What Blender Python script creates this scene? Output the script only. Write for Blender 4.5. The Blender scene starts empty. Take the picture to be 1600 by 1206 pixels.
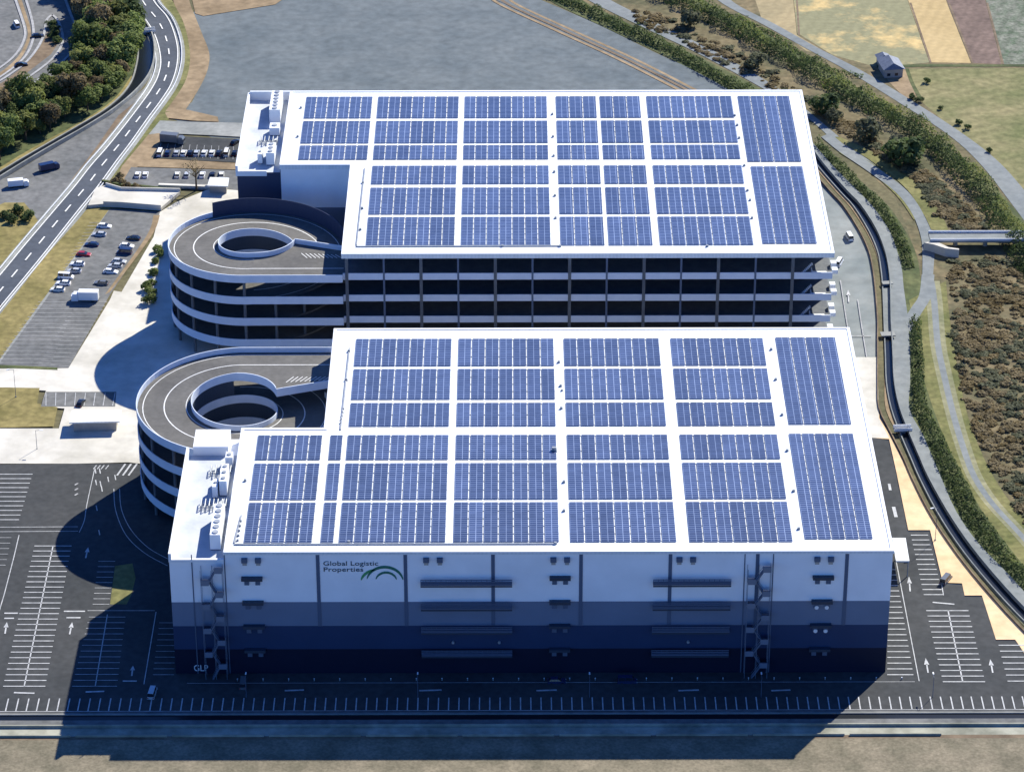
import bpy, bmesh, math, random
from mathutils import Vector, Matrix, noise
from mathutils.geometry import tessellate_polygon
R = math.radians
random.seed(7)
scene = bpy.context.scene
COL = scene.collection

# ------------------------------------------------------------------ camera
CAM = Vector((79.893, -649.77, 434.255)); PITCH, YAW, ROLL, FPX = R(28.687), R(0.065), R(-0.085), 5073.811
fw = Vector((math.sin(YAW)*math.cos(PITCH), math.cos(YAW)*math.cos(PITCH), -math.sin(PITCH)))
_r = Vector((math.cos(YAW), -math.sin(YAW), 0)); _u = _r.cross(fw)
rt = _r*math.cos(ROLL) + _u*math.sin(ROLL); up = _u*math.cos(ROLL) - _r*math.sin(ROLL)
cd = bpy.data.cameras.new('camera'); cam = bpy.data.objects.new('camera', cd); COL.objects.link(cam)
cd.sensor_width = 36; cd.lens = FPX/1600*36; cd.clip_start = 1; cd.clip_end = 20000
cam.matrix_world = Matrix.Translation(CAM) @ Matrix((rt, up, -fw)).transposed().to_4x4()
scene.camera = cam

# ------------------------------------------------------------------ light
SUN_EL, SUN_AZ = R(38.0), R(35.0)                       # azimuth clockwise from +Y
w = bpy.data.worlds.new('World'); scene.world = w; w.use_nodes = True
nt = w.node_tree; nt.nodes.clear()
sky = nt.nodes.new('ShaderNodeTexSky'); sky.sky_type = 'NISHITA'; sky.sun_disc = False
sky.sun_elevation = SUN_EL; sky.sun_rotation = SUN_AZ; sky.air_density = 1.0; sky.dust_density = 0.0; sky.ozone_density = 5.0
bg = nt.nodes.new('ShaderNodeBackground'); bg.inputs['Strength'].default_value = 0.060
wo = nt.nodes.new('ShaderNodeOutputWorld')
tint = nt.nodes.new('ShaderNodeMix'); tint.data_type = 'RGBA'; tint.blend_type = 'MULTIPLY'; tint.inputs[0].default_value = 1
tint.inputs[7].default_value = (0.55, 1.0, 1.8, 1)      # blue multiply on the sky light so shade turns bluer
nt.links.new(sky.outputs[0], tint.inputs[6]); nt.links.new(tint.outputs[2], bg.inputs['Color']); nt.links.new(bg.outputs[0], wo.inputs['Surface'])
sd = bpy.data.lights.new('sun', 'SUN'); sd.energy = 5.0; sd.angle = R(0.5); sd.color = (1.0, 0.955, 0.83)
so = bpy.data.objects.new('sun', sd); COL.objects.link(so)
sv = Vector((math.sin(SUN_AZ)*math.cos(SUN_EL), math.cos(SUN_AZ)*math.cos(SUN_EL), math.sin(SUN_EL)))
so.rotation_euler = sv.to_track_quat('Z', 'Y').to_euler(); so.location = (300, 500, 500)
scene.view_settings.view_transform = 'Standard'; scene.view_settings.look = 'None'
scene.view_settings.exposure = 0.75; scene.view_settings.gamma = 1.0

# ------------------------------------------------------------------ helpers
def G(px, py, z=0.0):
    """world point on the level z seen at photo pixel (1600 px wide)"""
    d = fw + rt*((px-800)/FPX) - up*((py-603)/FPX)
    return CAM + d*((z-CAM.z)/d.z)
def G2(p, z=0.0):
    v = G(p[0], p[1], z); return (v.x, v.y)

class MB:
    def __init__(s): s.v = []; s.f = []; s.m = []
    def add(s, vs, fs, m=0):
        o = len(s.v); s.v += [tuple(v) for v in vs]
        for f in fs: s.f.append([i+o for i in f]); s.m.append(m)
    def box(s, x0, x1, y0, y1, z0, z1, m=0):
        s.add([(x0,y0,z0),(x1,y0,z0),(x1,y1,z0),(x0,y1,z0),(x0,y0,z1),(x1,y0,z1),(x1,y1,z1),(x0,y1,z1)],
              [(3,2,1,0),(4,5,6,7),(0,1,5,4),(1,2,6,5),(2,3,7,6),(3,0,4,7)], m)
    def obox(s, c, half, rz, m=0):
        ca, sa = math.cos(rz), math.sin(rz); vs = []
        for dz in (-1, 1):
            for dx, dy in ((-1,-1),(1,-1),(1,1),(-1,1)):
                a, b = dx*half[0], dy*half[1]
                vs.append((c[0]+a*ca-b*sa, c[1]+a*sa+b*ca, c[2]+dz*half[2]))
        s.add(vs, [(3,2,1,0),(4,5,6,7),(0,1,5,4),(1,2,6,5),(2,3,7,6),(3,0,4,7)], m)
    def prism(s, poly, z0, z1, m=0, caps=True):
        n = len(poly)
        s.add([(p[0],p[1],z0) for p in poly]+[(p[0],p[1],z1) for p in poly],
              [(i,(i+1)%n,n+(i+1)%n,n+i) for i in range(n)], m)
        if caps:
            t = tessellate_polygon([[Vector((p[0],p[1],0)) for p in poly]])
            ar = sum(poly[i][0]*poly[(i+1)%n][1]-poly[(i+1)%n][0]*poly[i][1] for i in range(n))
            for zz, flip in ((z1, False), (z0, True)):
                vs = [(p[0],p[1],zz) for p in poly]; fs = []
                for a, b, c in t:
                    nz = (poly[b][0]-poly[a][0])*(poly[c][1]-poly[a][1])-(poly[b][1]-poly[a][1])*(poly[c][0]-poly[a][0])
                    f = (a,b,c) if nz > 0 else (a,c,b)
                    fs.append(f[::-1] if flip else f)
                s.add(vs, fs, m)
    def poly(s, poly, z, m=0):
        t = tessellate_polygon([[Vector((p[0],p[1],0)) for p in poly]]); fs = []
        for a, b, c in t:
            nz = (poly[b][0]-poly[a][0])*(poly[c][1]-poly[a][1])-(poly[b][1]-poly[a][1])*(poly[c][0]-poly[a][0])
            fs.append((a,b,c) if nz > 0 else (a,c,b))
        s.add([(p[0],p[1],z) for p in poly], fs, m)
    def ribbon(s, A, B, z, m=0):
        n = len(A); zz = z if isinstance(z, (list, tuple)) else [z]*n
        s.add([(A[i][0],A[i][1],zz[i]) for i in range(n)]+[(B[i][0],B[i][1],zz[i]) for i in range(n)],
              [(i,i+1,n+i+1,n+i) for i in range(n-1)], m)
    def line(s, P, wdt, z, m=0):
        A, B = offset(P, wdt/2); s.ribbon(B, A, z, m)
    def wall(s, P, wdt, z0, z1, m=0):
        """box-section wall following a polyline"""
        A, B = offset(P, wdt/2); n = len(P)
        vs = [(p[0],p[1],z0) for p in A]+[(p[0],p[1],z0) for p in B]+[(p[0],p[1],z1) for p in A]+[(p[0],p[1],z1) for p in B]
        fs = []
        for i in range(n-1):
            fs += [(2*n+i,3*n+i,3*n+i+1,2*n+i+1),(i,i+1,2*n+i+1,2*n+i)[::-1],(n+i,n+i+1,3*n+i+1,3*n+i)]
        fs += [(0,n,3*n,2*n),(n-1,2*n-1,4*n-1,3*n-1)[::-1]]
        s.add(vs, fs, m)
    def tube(s, p, q, r, n=8, r2=None, m=0):
        p, q = Vector(p), Vector(q); d = (q-p).normalized(); r2 = r if r2 is None else r2
        a = d.orthogonal().normalized(); b = d.cross(a); vs = []
        for c, rr in ((p, r), (q, r2)):
            for i in range(n):
                t = 2*math.pi*i/n; vs.append(c + a*(rr*math.cos(t)) + b*(rr*math.sin(t)))
        s.add(vs, [(i,(i+1)%n,n+(i+1)%n,n+i) for i in range(n)]+[tuple(range(n))[::-1], tuple(range(n,2*n))], m)
    def build(s, name, mat, parent=None, loc=None, rz=0.0, smooth=False, fix=True):
        me = bpy.data.meshes.new(name); me.from_pydata(s.v, [], s.f)
        mats = mat if isinstance(mat, (list, tuple)) else [mat]
        for x in mats: me.materials.append(x)
        if len(mats) > 1: me.polygons.foreach_set('material_index', s.m)
        if smooth: me.polygons.foreach_set('use_smooth', [True]*len(me.polygons))
        if fix:
            bm = bmesh.new(); bm.from_mesh(me); bmesh.ops.recalc_face_normals(bm, faces=bm.faces); bm.to_mesh(me); bm.free()
        me.update()
        o = bpy.data.objects.new(name, me); COL.objects.link(o)
        if parent: o.parent = parent
        if loc: o.location = loc
        o.rotation_euler.z = rz
        return o

def offset(P, d):
    A, B = [], []; n = len(P)
    for i in range(n):
        a = Vector(P[max(i-1,0)][:2]); b = Vector(P[min(i+1,n-1)][:2]); t = (b-a)
        if t.length < 1e-6: t = Vector((1,0))
        t.normalize(); nn = Vector((-t.y, t.x)); p = Vector(P[i][:2])
        A.append(tuple(p+nn*d)); B.append(tuple(p-nn*d))
    return A, B
def smooth(P, n=6):
    out = []; m = len(P)
    for i in range(m-1):
        p0, p1, p2, p3 = (Vector(P[max(i-1,0)]), Vector(P[i]), Vector(P[i+1]), Vector(P[min(i+2,m-1)]))
        for k in range(n):
            t = k/n
            out.append(tuple(0.5*((2*p1)+(p2-p0)*t+(2*p0-5*p1+4*p2-p3)*t*t+(3*p1-p0-3*p2+p3)*t**3)))
    out.append(tuple(P[-1])); return out
def spath(pts, n=6, z=0.0): return smooth([G2(p, z) for p in pts], n)
def tag(o, label=None, cat=None, group=None, kind=None):
    if label: o['label'] = label
    if cat: o['category'] = cat
    if group: o['group'] = group
    if kind: o['kind'] = kind
    return o
def empty(name, loc=(0,0,0), rz=0.0):
    o = bpy.data.objects.new(name, None); COL.objects.link(o); o.location = loc; o.rotation_euler.z = rz
    o.empty_display_size = 1; return o
def copy_tree(o, parent=None):
    c = o.copy(); COL.objects.link(c); c.parent = parent
    for ch in KIDS.get(o.name, list(o.children)): copy_tree(ch, c)
    return c
KIDS = {}

# ------------------------------------------------------------------ materials
def mat(name, c1, c2=None, scale=0.2, rough=0.8, spec=0.3, metal=0.0, bump=0.0, fine=None, rnd=0.0, coord='Object', lo=0.35, hi=0.65):
    m = bpy.data.materials.new(name); m.use_nodes = True; t = m.node_tree; n, l = t.nodes, t.links
    b = n['Principled BSDF']; b.inputs['Roughness'].default_value = rough; b.inputs['Specular IOR Level'].default_value = spec
    b.inputs['Metallic'].default_value = metal; b.inputs['Base Color'].default_value = (*c1, 1)
    if c2 is None and not rnd: return m
    tc = n.new('ShaderNodeTexCoord'); geo = n.new('ShaderNodeNewGeometry')
    src = geo.outputs['Position'] if coord == 'World' else tc.outputs['Object']
    col = None
    if c2 is not None:
        no = n.new('ShaderNodeTexNoise'); no.inputs['Scale'].default_value = scale; no.inputs['Detail'].default_value = 6
        no.inputs['Roughness'].default_value = 0.65; l.new(src, no.inputs['Vector'])
        cr = n.new('ShaderNodeValToRGB'); cr.color_ramp.elements[0].position = lo; cr.color_ramp.elements[1].position = hi
        cr.color_ramp.elements[0].color = (*c1, 1); cr.color_ramp.elements[1].color = (*c2, 1)
        l.new(no.outputs['Fac'], cr.inputs[0]); col = cr.outputs[0]
        if fine:
            n2 = n.new('ShaderNodeTexNoise'); n2.inputs['Scale'].default_value = fine[0]; n2.inputs['Detail'].default_value = 4
            l.new(src, n2.inputs['Vector'])
            mr = n.new('ShaderNodeMapRange'); mr.inputs[1].default_value = 0.3; mr.inputs[2].default_value = 0.7
            mr.inputs[3].default_value = 1-fine[1]; mr.inputs[4].default_value = 1+fine[1]; l.new(n2.outputs['Fac'], mr.inputs[0])
            mx = n.new('ShaderNodeMix'); mx.data_type = 'RGBA'; mx.blend_type = 'MULTIPLY'; mx.inputs[0].default_value = 1
            l.new(col, mx.inputs[6]); l.new(mr.outputs[0], mx.inputs[7]); col = mx.outputs[2]
        if bump:
            bp = n.new('ShaderNodeBump'); bp.inputs['Strength'].default_value = bump; bp.inputs['Distance'].default_value = 0.3
            l.new(no.outputs['Fac'], bp.inputs['Height']); l.new(bp.outputs[0], b.inputs['Normal'])
    if rnd:
        oi = n.new('ShaderNodeObjectInfo'); mr = n.new('ShaderNodeMapRange'); mr.inputs[3].default_value = 1-rnd; mr.inputs[4].default_value = 1+rnd
        l.new(oi.outputs['Random'], mr.inputs[0]); mx = n.new('ShaderNodeMix'); mx.data_type = 'RGBA'; mx.blend_type = 'MULTIPLY'; mx.inputs[0].default_value = 1
        if col is None: mx.inputs[6].default_value = (*c1, 1)
        else: l.new(col, mx.inputs[6])
        l.new(mr.outputs[0], mx.inputs[7]); col = mx.outputs[2]
    l.new(col, b.inputs['Base Color'])
    return m
def ground_mat(name, c1, c2, s=0.03, fine=(0.6, 0.25), rough=0.9, rows=None, **k):
    m = mat(name, c1, c2, scale=s, rough=rough, spec=0.15, fine=fine, coord='World', **k)
    if rows:
        t = m.node_tree; n, l = t.nodes, t.links; b = n['Principled BSDF']; src = b.inputs['Base Color'].links[0].from_socket
        geo = n.new('ShaderNodeNewGeometry'); mp = n.new('ShaderNodeMapping'); mp.inputs['Rotation'].default_value = (0, 0, R(rows[2])); l.new(geo.outputs['Position'], mp.inputs['Vector'])
        wv = n.new('ShaderNodeTexWave'); wv.inputs['Scale'].default_value = rows[0]; wv.inputs['Distortion'].default_value = 1.5; wv.inputs['Detail'].default_value = 2; l.new(mp.outputs[0], wv.inputs['Vector'])
        mr = n.new('ShaderNodeMapRange'); mr.inputs[3].default_value = 1-rows[1]; mr.inputs[4].default_value = 1+rows[1]; l.new(wv.outputs['Fac'], mr.inputs[0])
        mx = n.new('ShaderNodeMix'); mx.data_type = 'RGBA'; mx.blend_type = 'MULTIPLY'; mx.inputs[0].default_value = 1
        l.new(src, mx.inputs[6]); l.new(mr.outputs[0], mx.inputs[7]); l.new(mx.outputs[2], b.inputs['Base Color'])
    return m
M = {}
M['earth'] = ground_mat('earth', (.085,.085,.045), (.15,.13,.07), .02)
M['gravel'] = ground_mat('gravel lot', (.098,.120,.132), (.150,.170,.176), .045, (.3,.16), lo=.3, hi=.7)
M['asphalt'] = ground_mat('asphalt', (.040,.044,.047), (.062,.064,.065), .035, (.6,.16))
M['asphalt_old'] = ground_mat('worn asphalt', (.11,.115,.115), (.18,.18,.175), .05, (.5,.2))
M['road'] = ground_mat('road asphalt', (.062,.073,.093), (.088,.099,.118), .04, (.5,.12))
M['concrete'] = ground_mat('pale concrete', (.46,.435,.37), (.66,.63,.56), .045, (.25,.08))
M['concrete_grey'] = ground_mat('grey concrete', (.20,.21,.20), (.30,.305,.285), .05, (.4,.1))
M['path'] = ground_mat('path paving', (.165,.185,.19), (.225,.24,.235), .05, (.4,.1))
M['yard'] = ground_mat('yard concrete', (.17,.195,.195), (.25,.265,.255), .04, (.2,.14))
M['sand'] = ground_mat('sandy soil', (.62,.43,.24), (.74,.55,.34), .06, (.4,.1))
M['tan'] = ground_mat('tan bank', (.20,.145,.085), (.33,.245,.15), .06, (.4,.18))
M['brown'] = ground_mat('brown soil', (.13,.095,.065), (.22,.165,.11), .08, (.5,.2))
M['field_tan'] = ground_mat('stubble field', (.28,.23,.13), (.38,.30,.165), .05, (.5,.12), rows=(0.08399999999999999,0.045,20))
M['field_gold'] = ground_mat('straw field', (.40,.295,.14), (.48,.36,.18), .05, (.5,.1), rows=(0.08399999999999999,0.041,20))
M['field_patch'] = ground_mat('patchy field', (.23,.22,.125), (.54,.40,.18), .035, (.5,.12), lo=.5, hi=.6, rows=(0.06999999999999999,0.041,20))
M['field_green'] = ground_mat('green field', (.13,.14,.055), (.24,.21,.105), .05, (.4,.2), rows=(0.063,0.054,60))
M['plough'] = ground_mat('ploughed soil', (.12,.085,.07), (.19,.135,.11), .08, (.5,.2), rows=(0.105,0.068,20))
M['garden'] = ground_mat('garden plot', (.07,.10,.06), (.22,.22,.18), .25, (.9,.3), rows=(0.06999999999999999,0.113,20))
M['grass'] = ground_mat('verge grass', (.10,.11,.035), (.20,.185,.075), .08, (.6,.25))
M['grass_pale'] = ground_mat('pale grass', (.17,.175,.095), (.27,.255,.155), .08, (.6,.2))
M['olive'] = ground_mat('olive slope', (.15,.13,.045), (.27,.22,.09), .06, (.5,.25))
M['dark_grass'] = ground_mat('bank grass', (.05,.07,.028), (.11,.12,.05), .08, (.5,.3))
M['scrub'] = ground_mat('riverbed scrub', (.085,.085,.045), (.20,.155,.085), .06, (.45,.3))
M['soil'] = ground_mat('bottom field', (.14,.125,.085), (.235,.20,.14), .12, (1.4,.22), rows=(0.034999999999999996,0.054,90))
M['stain'] = ground_mat('stained concrete', (.20,.20,.155), (.38,.375,.30), .10, (.5,.1))
M['water'] = mat('canal water', (.006,.009,.014), rough=.3, spec=.22)
M['mark'] = mat('road paint', (.62,.62,.60), (.78,.78,.76), scale=.8, rough=.7, coord='World')
M['mark_worn'] = mat('worn paint', (.26,.26,.26), (.40,.40,.40), scale=.8, rough=.8, coord='World')
M['mark_yard'] = mat('yard paint', (.33,.34,.345), (.52,.52,.515), scale=.8, rough=.7, coord='World')
M['white'] = mat('white metal', (.72,.74,.76), (.80,.81,.82), scale=.08, rough=.5, spec=.3, coord='World')
M['roof'] = ground_mat('white roof sheet', (.66,.69,.69), (.76,.77,.76), .05, (.35,.06), rough=.5, rows=(.32,.035,0))
M['deck'] = mat('roof deck', (.42,.45,.48), (.56,.58,.59), scale=.15, rough=.7, coord='World')
M['ramp_deck'] = mat('ramp deck', (.105,.102,.097), (.15,.145,.135), scale=.08, rough=.85, spec=.15, fine=(.7,.1), coord='World')
M['parapet'] = mat('parapet panel', (.55,.61,.70), (.62,.67,.75), scale=.3, rough=.6, coord='World')
M['dark'] = mat('dark steel', (.035,.05,.075), rough=.5)
M['slate'] = mat('slate joint', (.09,.12,.18), rough=.6)
M['navy'] = mat('navy panel', (.03,.045,.09), rough=.5)
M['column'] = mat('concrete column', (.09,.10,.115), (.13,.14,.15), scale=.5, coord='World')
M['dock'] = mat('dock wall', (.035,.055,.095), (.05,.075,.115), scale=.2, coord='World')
M['steel'] = mat('galvanised steel', (.30,.32,.34), (.40,.42,.43), scale=.6, rough=.45, metal=.3, coord='World')
M['stair'] = mat('stair steel', (.16,.20,.27), rough=.5, metal=.2)
M['text'] = mat('sign lettering', (.03,.055,.075), rough=.6)
M['text_pale'] = mat('pale lettering', (.70,.72,.75), rough=.6)
M['green'] = mat('logo green', (.02,.16,.11), rough=.5)
M['green_lt'] = mat('logo light green', (.06,.30,.12), rough=.5)
M['glass'] = mat('car glass', (.015,.02,.03), rough=.08, spec=.6)
M['tyre'] = mat('tyre', (.02,.02,.02), rough=.8)
M['lamp'] = mat('headlamp', (.7,.7,.68), rough=.15)
M['tail'] = mat('tail lamp', (.35,.02,.02), rough=.25)
M['trunk'] = mat('bark', (.06,.045,.03), (.12,.09,.06), scale=2, rough=.9)
M['tile'] = mat('roof tile', (.10,.12,.16), (.17,.19,.24), scale=.9, rough=.6, coord='World')
M['plaster'] = mat('house wall', (.28,.27,.25), (.36,.34,.31), scale=.5, coord='World')
def leafmat(name, c1, c2, sc=.35):
    m = mat(name, c1, c2, scale=sc, rough=.75, spec=.15, rnd=.28, lo=.38, hi=.62); t = m.node_tree; n, l = t.nodes, t.links
    b = n['Principled BSDF']; tr = n.new('ShaderNodeBsdfTranslucent'); ms = n.new('ShaderNodeMixShader'); ms.inputs[0].default_value = .42
    l.new(b.inputs['Base Color'].links[0].from_socket, tr.inputs['Color']); l.new(b.outputs[0], ms.inputs[1]); l.new(tr.outputs[0], ms.inputs[2])
    l.new(ms.outputs[0], n['Material Output'].inputs['Surface']); return m
M['leaf_dark'] = leafmat('dark leaves', (.052,.082,.030), (.135,.175,.060))
M['leaf_mid'] = leafmat('green leaves', (.12,.17,.046), (.24,.275,.088))
M['leaf_light'] = leafmat('yellow green leaves', (.17,.21,.055), (.31,.31,.10))
M['leaf_brown'] = leafmat('autumn leaves', (.16,.125,.06), (.28,.22,.12))
M['leaf_grey'] = leafmat('grey green leaves', (.085,.095,.055), (.17,.175,.10))
M['leaf_straw'] = leafmat('dry straw', (.16,.13,.07), (.30,.24,.13))
M['leaf_rust'] = leafmat('rusty leaves', (.15,.115,.05), (.25,.19,.09))
def facade_mat():
    m = bpy.data.materials.new('banded facade'); m.use_nodes = True; t = m.node_tree; n, l = t.nodes, t.links
    b = n['Principled BSDF']; b.inputs['Roughness'].default_value = .55; b.inputs['Specular IOR Level'].default_value = .25
    geo = n.new('ShaderNodeNewGeometry'); sep = n.new('ShaderNodeSeparateXYZ'); l.new(geo.outputs['Position'], sep.inputs[0])
    mr = n.new('ShaderNodeMapRange'); mr.inputs[1].default_value = 0; mr.inputs[2].default_value = 40; l.new(sep.outputs['Z'], mr.inputs[0])
    cr = n.new('ShaderNodeValToRGB'); cr.color_ramp.interpolation = 'CONSTANT'; e = cr.color_ramp.elements
    e[0].position = 0; e[0].color = (.006,.010,.030,1); e[1].position = 7.3/40; e[1].color = (.022,.045,.105,1)
    for p, c in ((13.9/40, (.155,.195,.27)), (20.6/40, (.84,.855,.87))):
        x = e.new(p); x.color = (*c, 1)
    l.new(mr.outputs[0], cr.inputs[0])
    no = n.new('ShaderNodeTexNoise'); no.inputs['Scale'].default_value = .12; no.inputs['Detail'].default_value = 5; l.new(geo.outputs['Position'], no.inputs['Vector'])
    wv = n.new('ShaderNodeTexWave'); wv.bands_direction = 'Z'; wv.inputs['Scale'].default_value = .3; wv.inputs['Distortion'].default_value = 0; l.new(geo.outputs['Position'], wv.inputs['Vector'])
    r2 = n.new('ShaderNodeMapRange'); r2.inputs[1].default_value = .3; r2.inputs[2].default_value = .7; r2.inputs[3].default_value = .94; r2.inputs[4].default_value = 1.06; l.new(no.outputs['Fac'], r2.inputs[0])
    mx = n.new('ShaderNodeMix'); mx.data_type = 'RGBA'; mx.blend_type = 'MULTIPLY'; mx.inputs[0].default_value = 1
    l.new(cr.outputs[0], mx.inputs[6]); l.new(r2.outputs[0], mx.inputs[7]); l.new(mx.outputs[2], b.inputs['Base Color'])
    return m
M['facade'] = facade_mat()
def panel_mat():
    m = bpy.data.materials.new('solar cells'); m.use_nodes = True; t = m.node_tree; n, l = t.nodes, t.links
    b = n['Principled BSDF']; b.inputs['Roughness'].default_value = .22; b.inputs['Specular IOR Level'].default_value = .5
    geo = n.new('ShaderNodeNewGeometry'); tc = n.new('ShaderNodeTexCoord')
    br = n.new('ShaderNodeTexBrick'); br.offset = 0; br.inputs['Scale'].default_value = 1; br.inputs['Mortar Size'].default_value = .07
    br.inputs['Brick Width'].default_value = 1.64; br.inputs['Row Height'].default_value = .995; br.inputs['Mortar Smooth'].default_value = 0
    br.inputs['Color1'].default_value = (.038,.055,.118,1); br.inputs['Color2'].default_value = (.054,.078,.160,1); br.inputs['Mortar'].default_value = (.25,.31,.45,1)
    l.new(tc.outputs['Object'], br.inputs['Vector'])
    no = n.new('ShaderNodeTexNoise'); no.inputs['Scale'].default_value = .25; no.inputs['Detail'].default_value = 4; l.new(geo.outputs['Position'], no.inputs['Vector'])
    r2 = n.new('ShaderNodeMapRange'); r2.inputs[1].default_value = .3; r2.inputs[2].default_value = .7; r2.inputs[3].default_value = .9; r2.inputs[4].default_value = 1.12; l.new(no.outputs['Fac'], r2.inputs[0])
    mx = n.new('ShaderNodeMix'); mx.data_type = 'RGBA'; mx.blend_type = 'MULTIPLY'; mx.inputs[0].default_value = 1
    l.new(br.outputs['Color'], mx.inputs[6]); l.new(r2.outputs[0], mx.inputs[7])
    oi = n.new('ShaderNodeObjectInfo'); mr = n.new('ShaderNodeMapRange'); mr.inputs[3].default_value = .84; mr.inputs[4].default_value = 1.18; l.new(oi.outputs['Random'], mr.inputs[0])
    m2 = n.new('ShaderNodeMix'); m2.data_type = 'RGBA'; m2.blend_type = 'MULTIPLY'; m2.inputs[0].default_value = 1
    l.new(mx.outputs[2], m2.inputs[6]); l.new(mr.outputs[0], m2.inputs[7]); l.new(m2.outputs[2], b.inputs['Base Color'])
    return m
M['panel'] = panel_mat()

# ------------------------------------------------------------------ ground and paved sheets
gb = MB(); gb.poly([(-4000,-700),(4000,-700),(4000,6000),(-4000,6000)], 0.0)
tag(gb.build('ground', M['earth'], fix=False), kind='structure')
LAYER = [0.0]
def zl():
    LAYER[0] += 0.006; return round(LAYER[0], 4)
def sheet(name, pts, m, z=None, world=False):
    b = MB(); b.poly(pts if world else [G2(p) for p in pts], zl() if z is None else z)
    return tag(b.build(name, M[m], fix=False), kind='structure')
def strip(name, L, Rr, m, n=6, z=None):
    b = MB(); A = spath(L, n); B = spath(Rr, n); b.ribbon(A, B, zl() if z is None else z)
    o = b.build(name, M[m]); 
    if o.data.polygons[0].normal.z < 0: o.data.flip_normals()
    return tag(o, kind='structure')

# --- far side and right bank
sheet('gravel_lot', [(310,7),(780,-20),(1080,138),(1180,215),(1180,260),(330,215),(262,182),(300,160),(318,120),(322,85),(312,50),(300,25)], 'gravel')
sheet('scrubland', [(700,-40),(1700,-40),(1700,1000),(1500,800),(1470,560),(1440,420),(1400,310),(1250,170),(1080,60)], 'scrub')
sheet('field', [(1160,-60),(1230,-60),(1240,7),(1245,55),(1300,88),(1260,80),(1190,30)], 'field_tan')
sheet('field', [(1232,-60),(1400,-60),(1420,7),(1452,98),(1372,106),(1300,86),(1246,52),(1241,7)], 'field_patch')
sheet('field', [(1402,-60),(1460,-60),(1480,7),(1517,99),(1453,98),(1421,7)], 'field_gold')
sheet('field', [(1462,-60),(1525,-60),(1541,7),(1565,101),(1518,99),(1481,7)], 'plough')
sheet('field', [(1527,-60),(1720,-60),(1720,101),(1566,101),(1542,7)], 'garden')
sheet('field', [(1418,108),(1720,106),(1720,420),(1594,292),(1540,245),(1480,195),(1435,155)], 'field_green')
for P in (((1243,-10),(1247,55)),((1421,5),(1453,99)),((1481,5),(1518,99)),((1541,5),(1566,101))): strip('ditch', [P[0],P[1]], [(P[0][0]+3,P[0][1]),(P[1][0]+3,P[1][1])], 'brown')
sheet('dirt_yard', [(1375,108),(1416,108),(1432,152),(1420,160),(1390,130)], 'tan')
strip('ditch', [(1370,103),(1450,101),(1520,101.5),(1720,101)], [(1370,106.5),(1450,105),(1520,105),(1720,104.5)], 'dark_grass')
strip('ditch', [(1414,108),(1422,130),(1433,152)], [(1420,108),(1428,130),(1440,152)], 'dark_grass')
strip('bank', [(1000,-30),(1075,7),(1150,45),(1240,98),(1330,155),(1420,205),(1480,255),(1530,300),(1594,388),(1680,520)],
      [(1060,-30),(1110,7),(1185,45),(1275,98),(1360,150),(1450,205),(1510,255),(1562,300),(1625,378),(1710,500)], 'dark_grass')
strip('road', [(1085,-30),(1130,7),(1190,38),(1255,74),(1325,112),(1400,158),(1480,210),(1530,255),(1580,318),(1640,400)],
      [(1108,-30),(1150,7),(1210,38),(1275,74),(1348,112),(1425,158),(1505,210),(1562,255),(1612,312),(1672,390)], 'path')
strip('bank', [(720,-20),(790,7),(870,42),(960,86),(1070,136),(1160,195)], [(795,-20),(860,7),(940,42),(1030,86),(1140,136),(1220,195)], 'gravel')
strip('bank', [(830,-20),(868,7),(950,46),(1030,84),(1135,138),(1225,192)], [(880,-20),(920,7),(1000,46),(1080,84),(1175,132),(1265,186)], 'dark_grass')
strip('path', [(885,-20),(930,7),(1010,46),(1090,84),(1190,138),(1262,185),(1310,228),(1352,262),(1400,300),(1428,335),(1440,370),(1443,430),(1440,470)],
      [(920,-20),(965,7),(1045,46),(1122,84),(1215,138),(1272,182),(1325,226),(1372,262),(1418,300),(1446,335),(1460,370),(1458,430),(1455,470)], 'path')
for a in (0, 13, 26):
    strip('track', [(755+a,-20),(772+a,4),(860+a,46),(960+a,92),(1045+a,135),(1100+a,165)], [(761+a,-20),(778+a,4),(867+a,46),(967+a,92),(1052+a,135),(1108+a,165)], 'tan' if a != 13 else 'brown')

sheet('bank', [(296,-20),(470,-20),(430,8),(318,26),(305,22)], 'tan')

# --- right-hand strips (from the buildings to the river)
YS = [225,260,302,325,362,394,420,450,500,527,560,600,640,680,720,750,800,850,900,960,1030,1100]
def xs(tab):
    tab = sorted(tab); out = []
    for y in YS:
        if y <= tab[0][0]:
            (y0,x0),(y1,x1) = tab[0],tab[1]; out.append((x0+(x1-x0)*(y-y0)/(y1-y0), y)); continue
        if y >= tab[-1][0]:
            (y0,x0),(y1,x1) = tab[-2],tab[-1]; out.append((x0+(x1-x0)*(y-y0)/(y1-y0), y)); continue
        for (y0,x0),(y1,x1) in zip(tab, tab[1:]):
            if y0 <= y <= y1: out.append((x0+(x1-x0)*(y-y0)/(y1-y0), y)); break
    return out
wallL = xs([(240,1245),(262,1262),(288,1284),(302,1297),(325,1318),(342,1330),(362,1342),(394,1357),(420,1363),(450,1367),(500,1371),(600,1371),(640,1373),(660,1382),(680,1392),(720,1412),(750,1425),(800,1450),(850,1482),(900,1520),(960,1572),(1030,1640)])
wallR = [(x+11, y) for x, y in wallL]
canL = xs([(240,1262),(262,1278),(275,1288),(302,1313),(325,1334),(342,1346),(362,1357),(394,1371),(420,1376),(450,1379),(500,1381),(600,1385),(630,1389),(660,1399),(683,1408),(700,1416),(720,1424),(746,1435),(800,1463),(850,1495),(900,1534),(960,1588),(1030,1660)])
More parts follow.
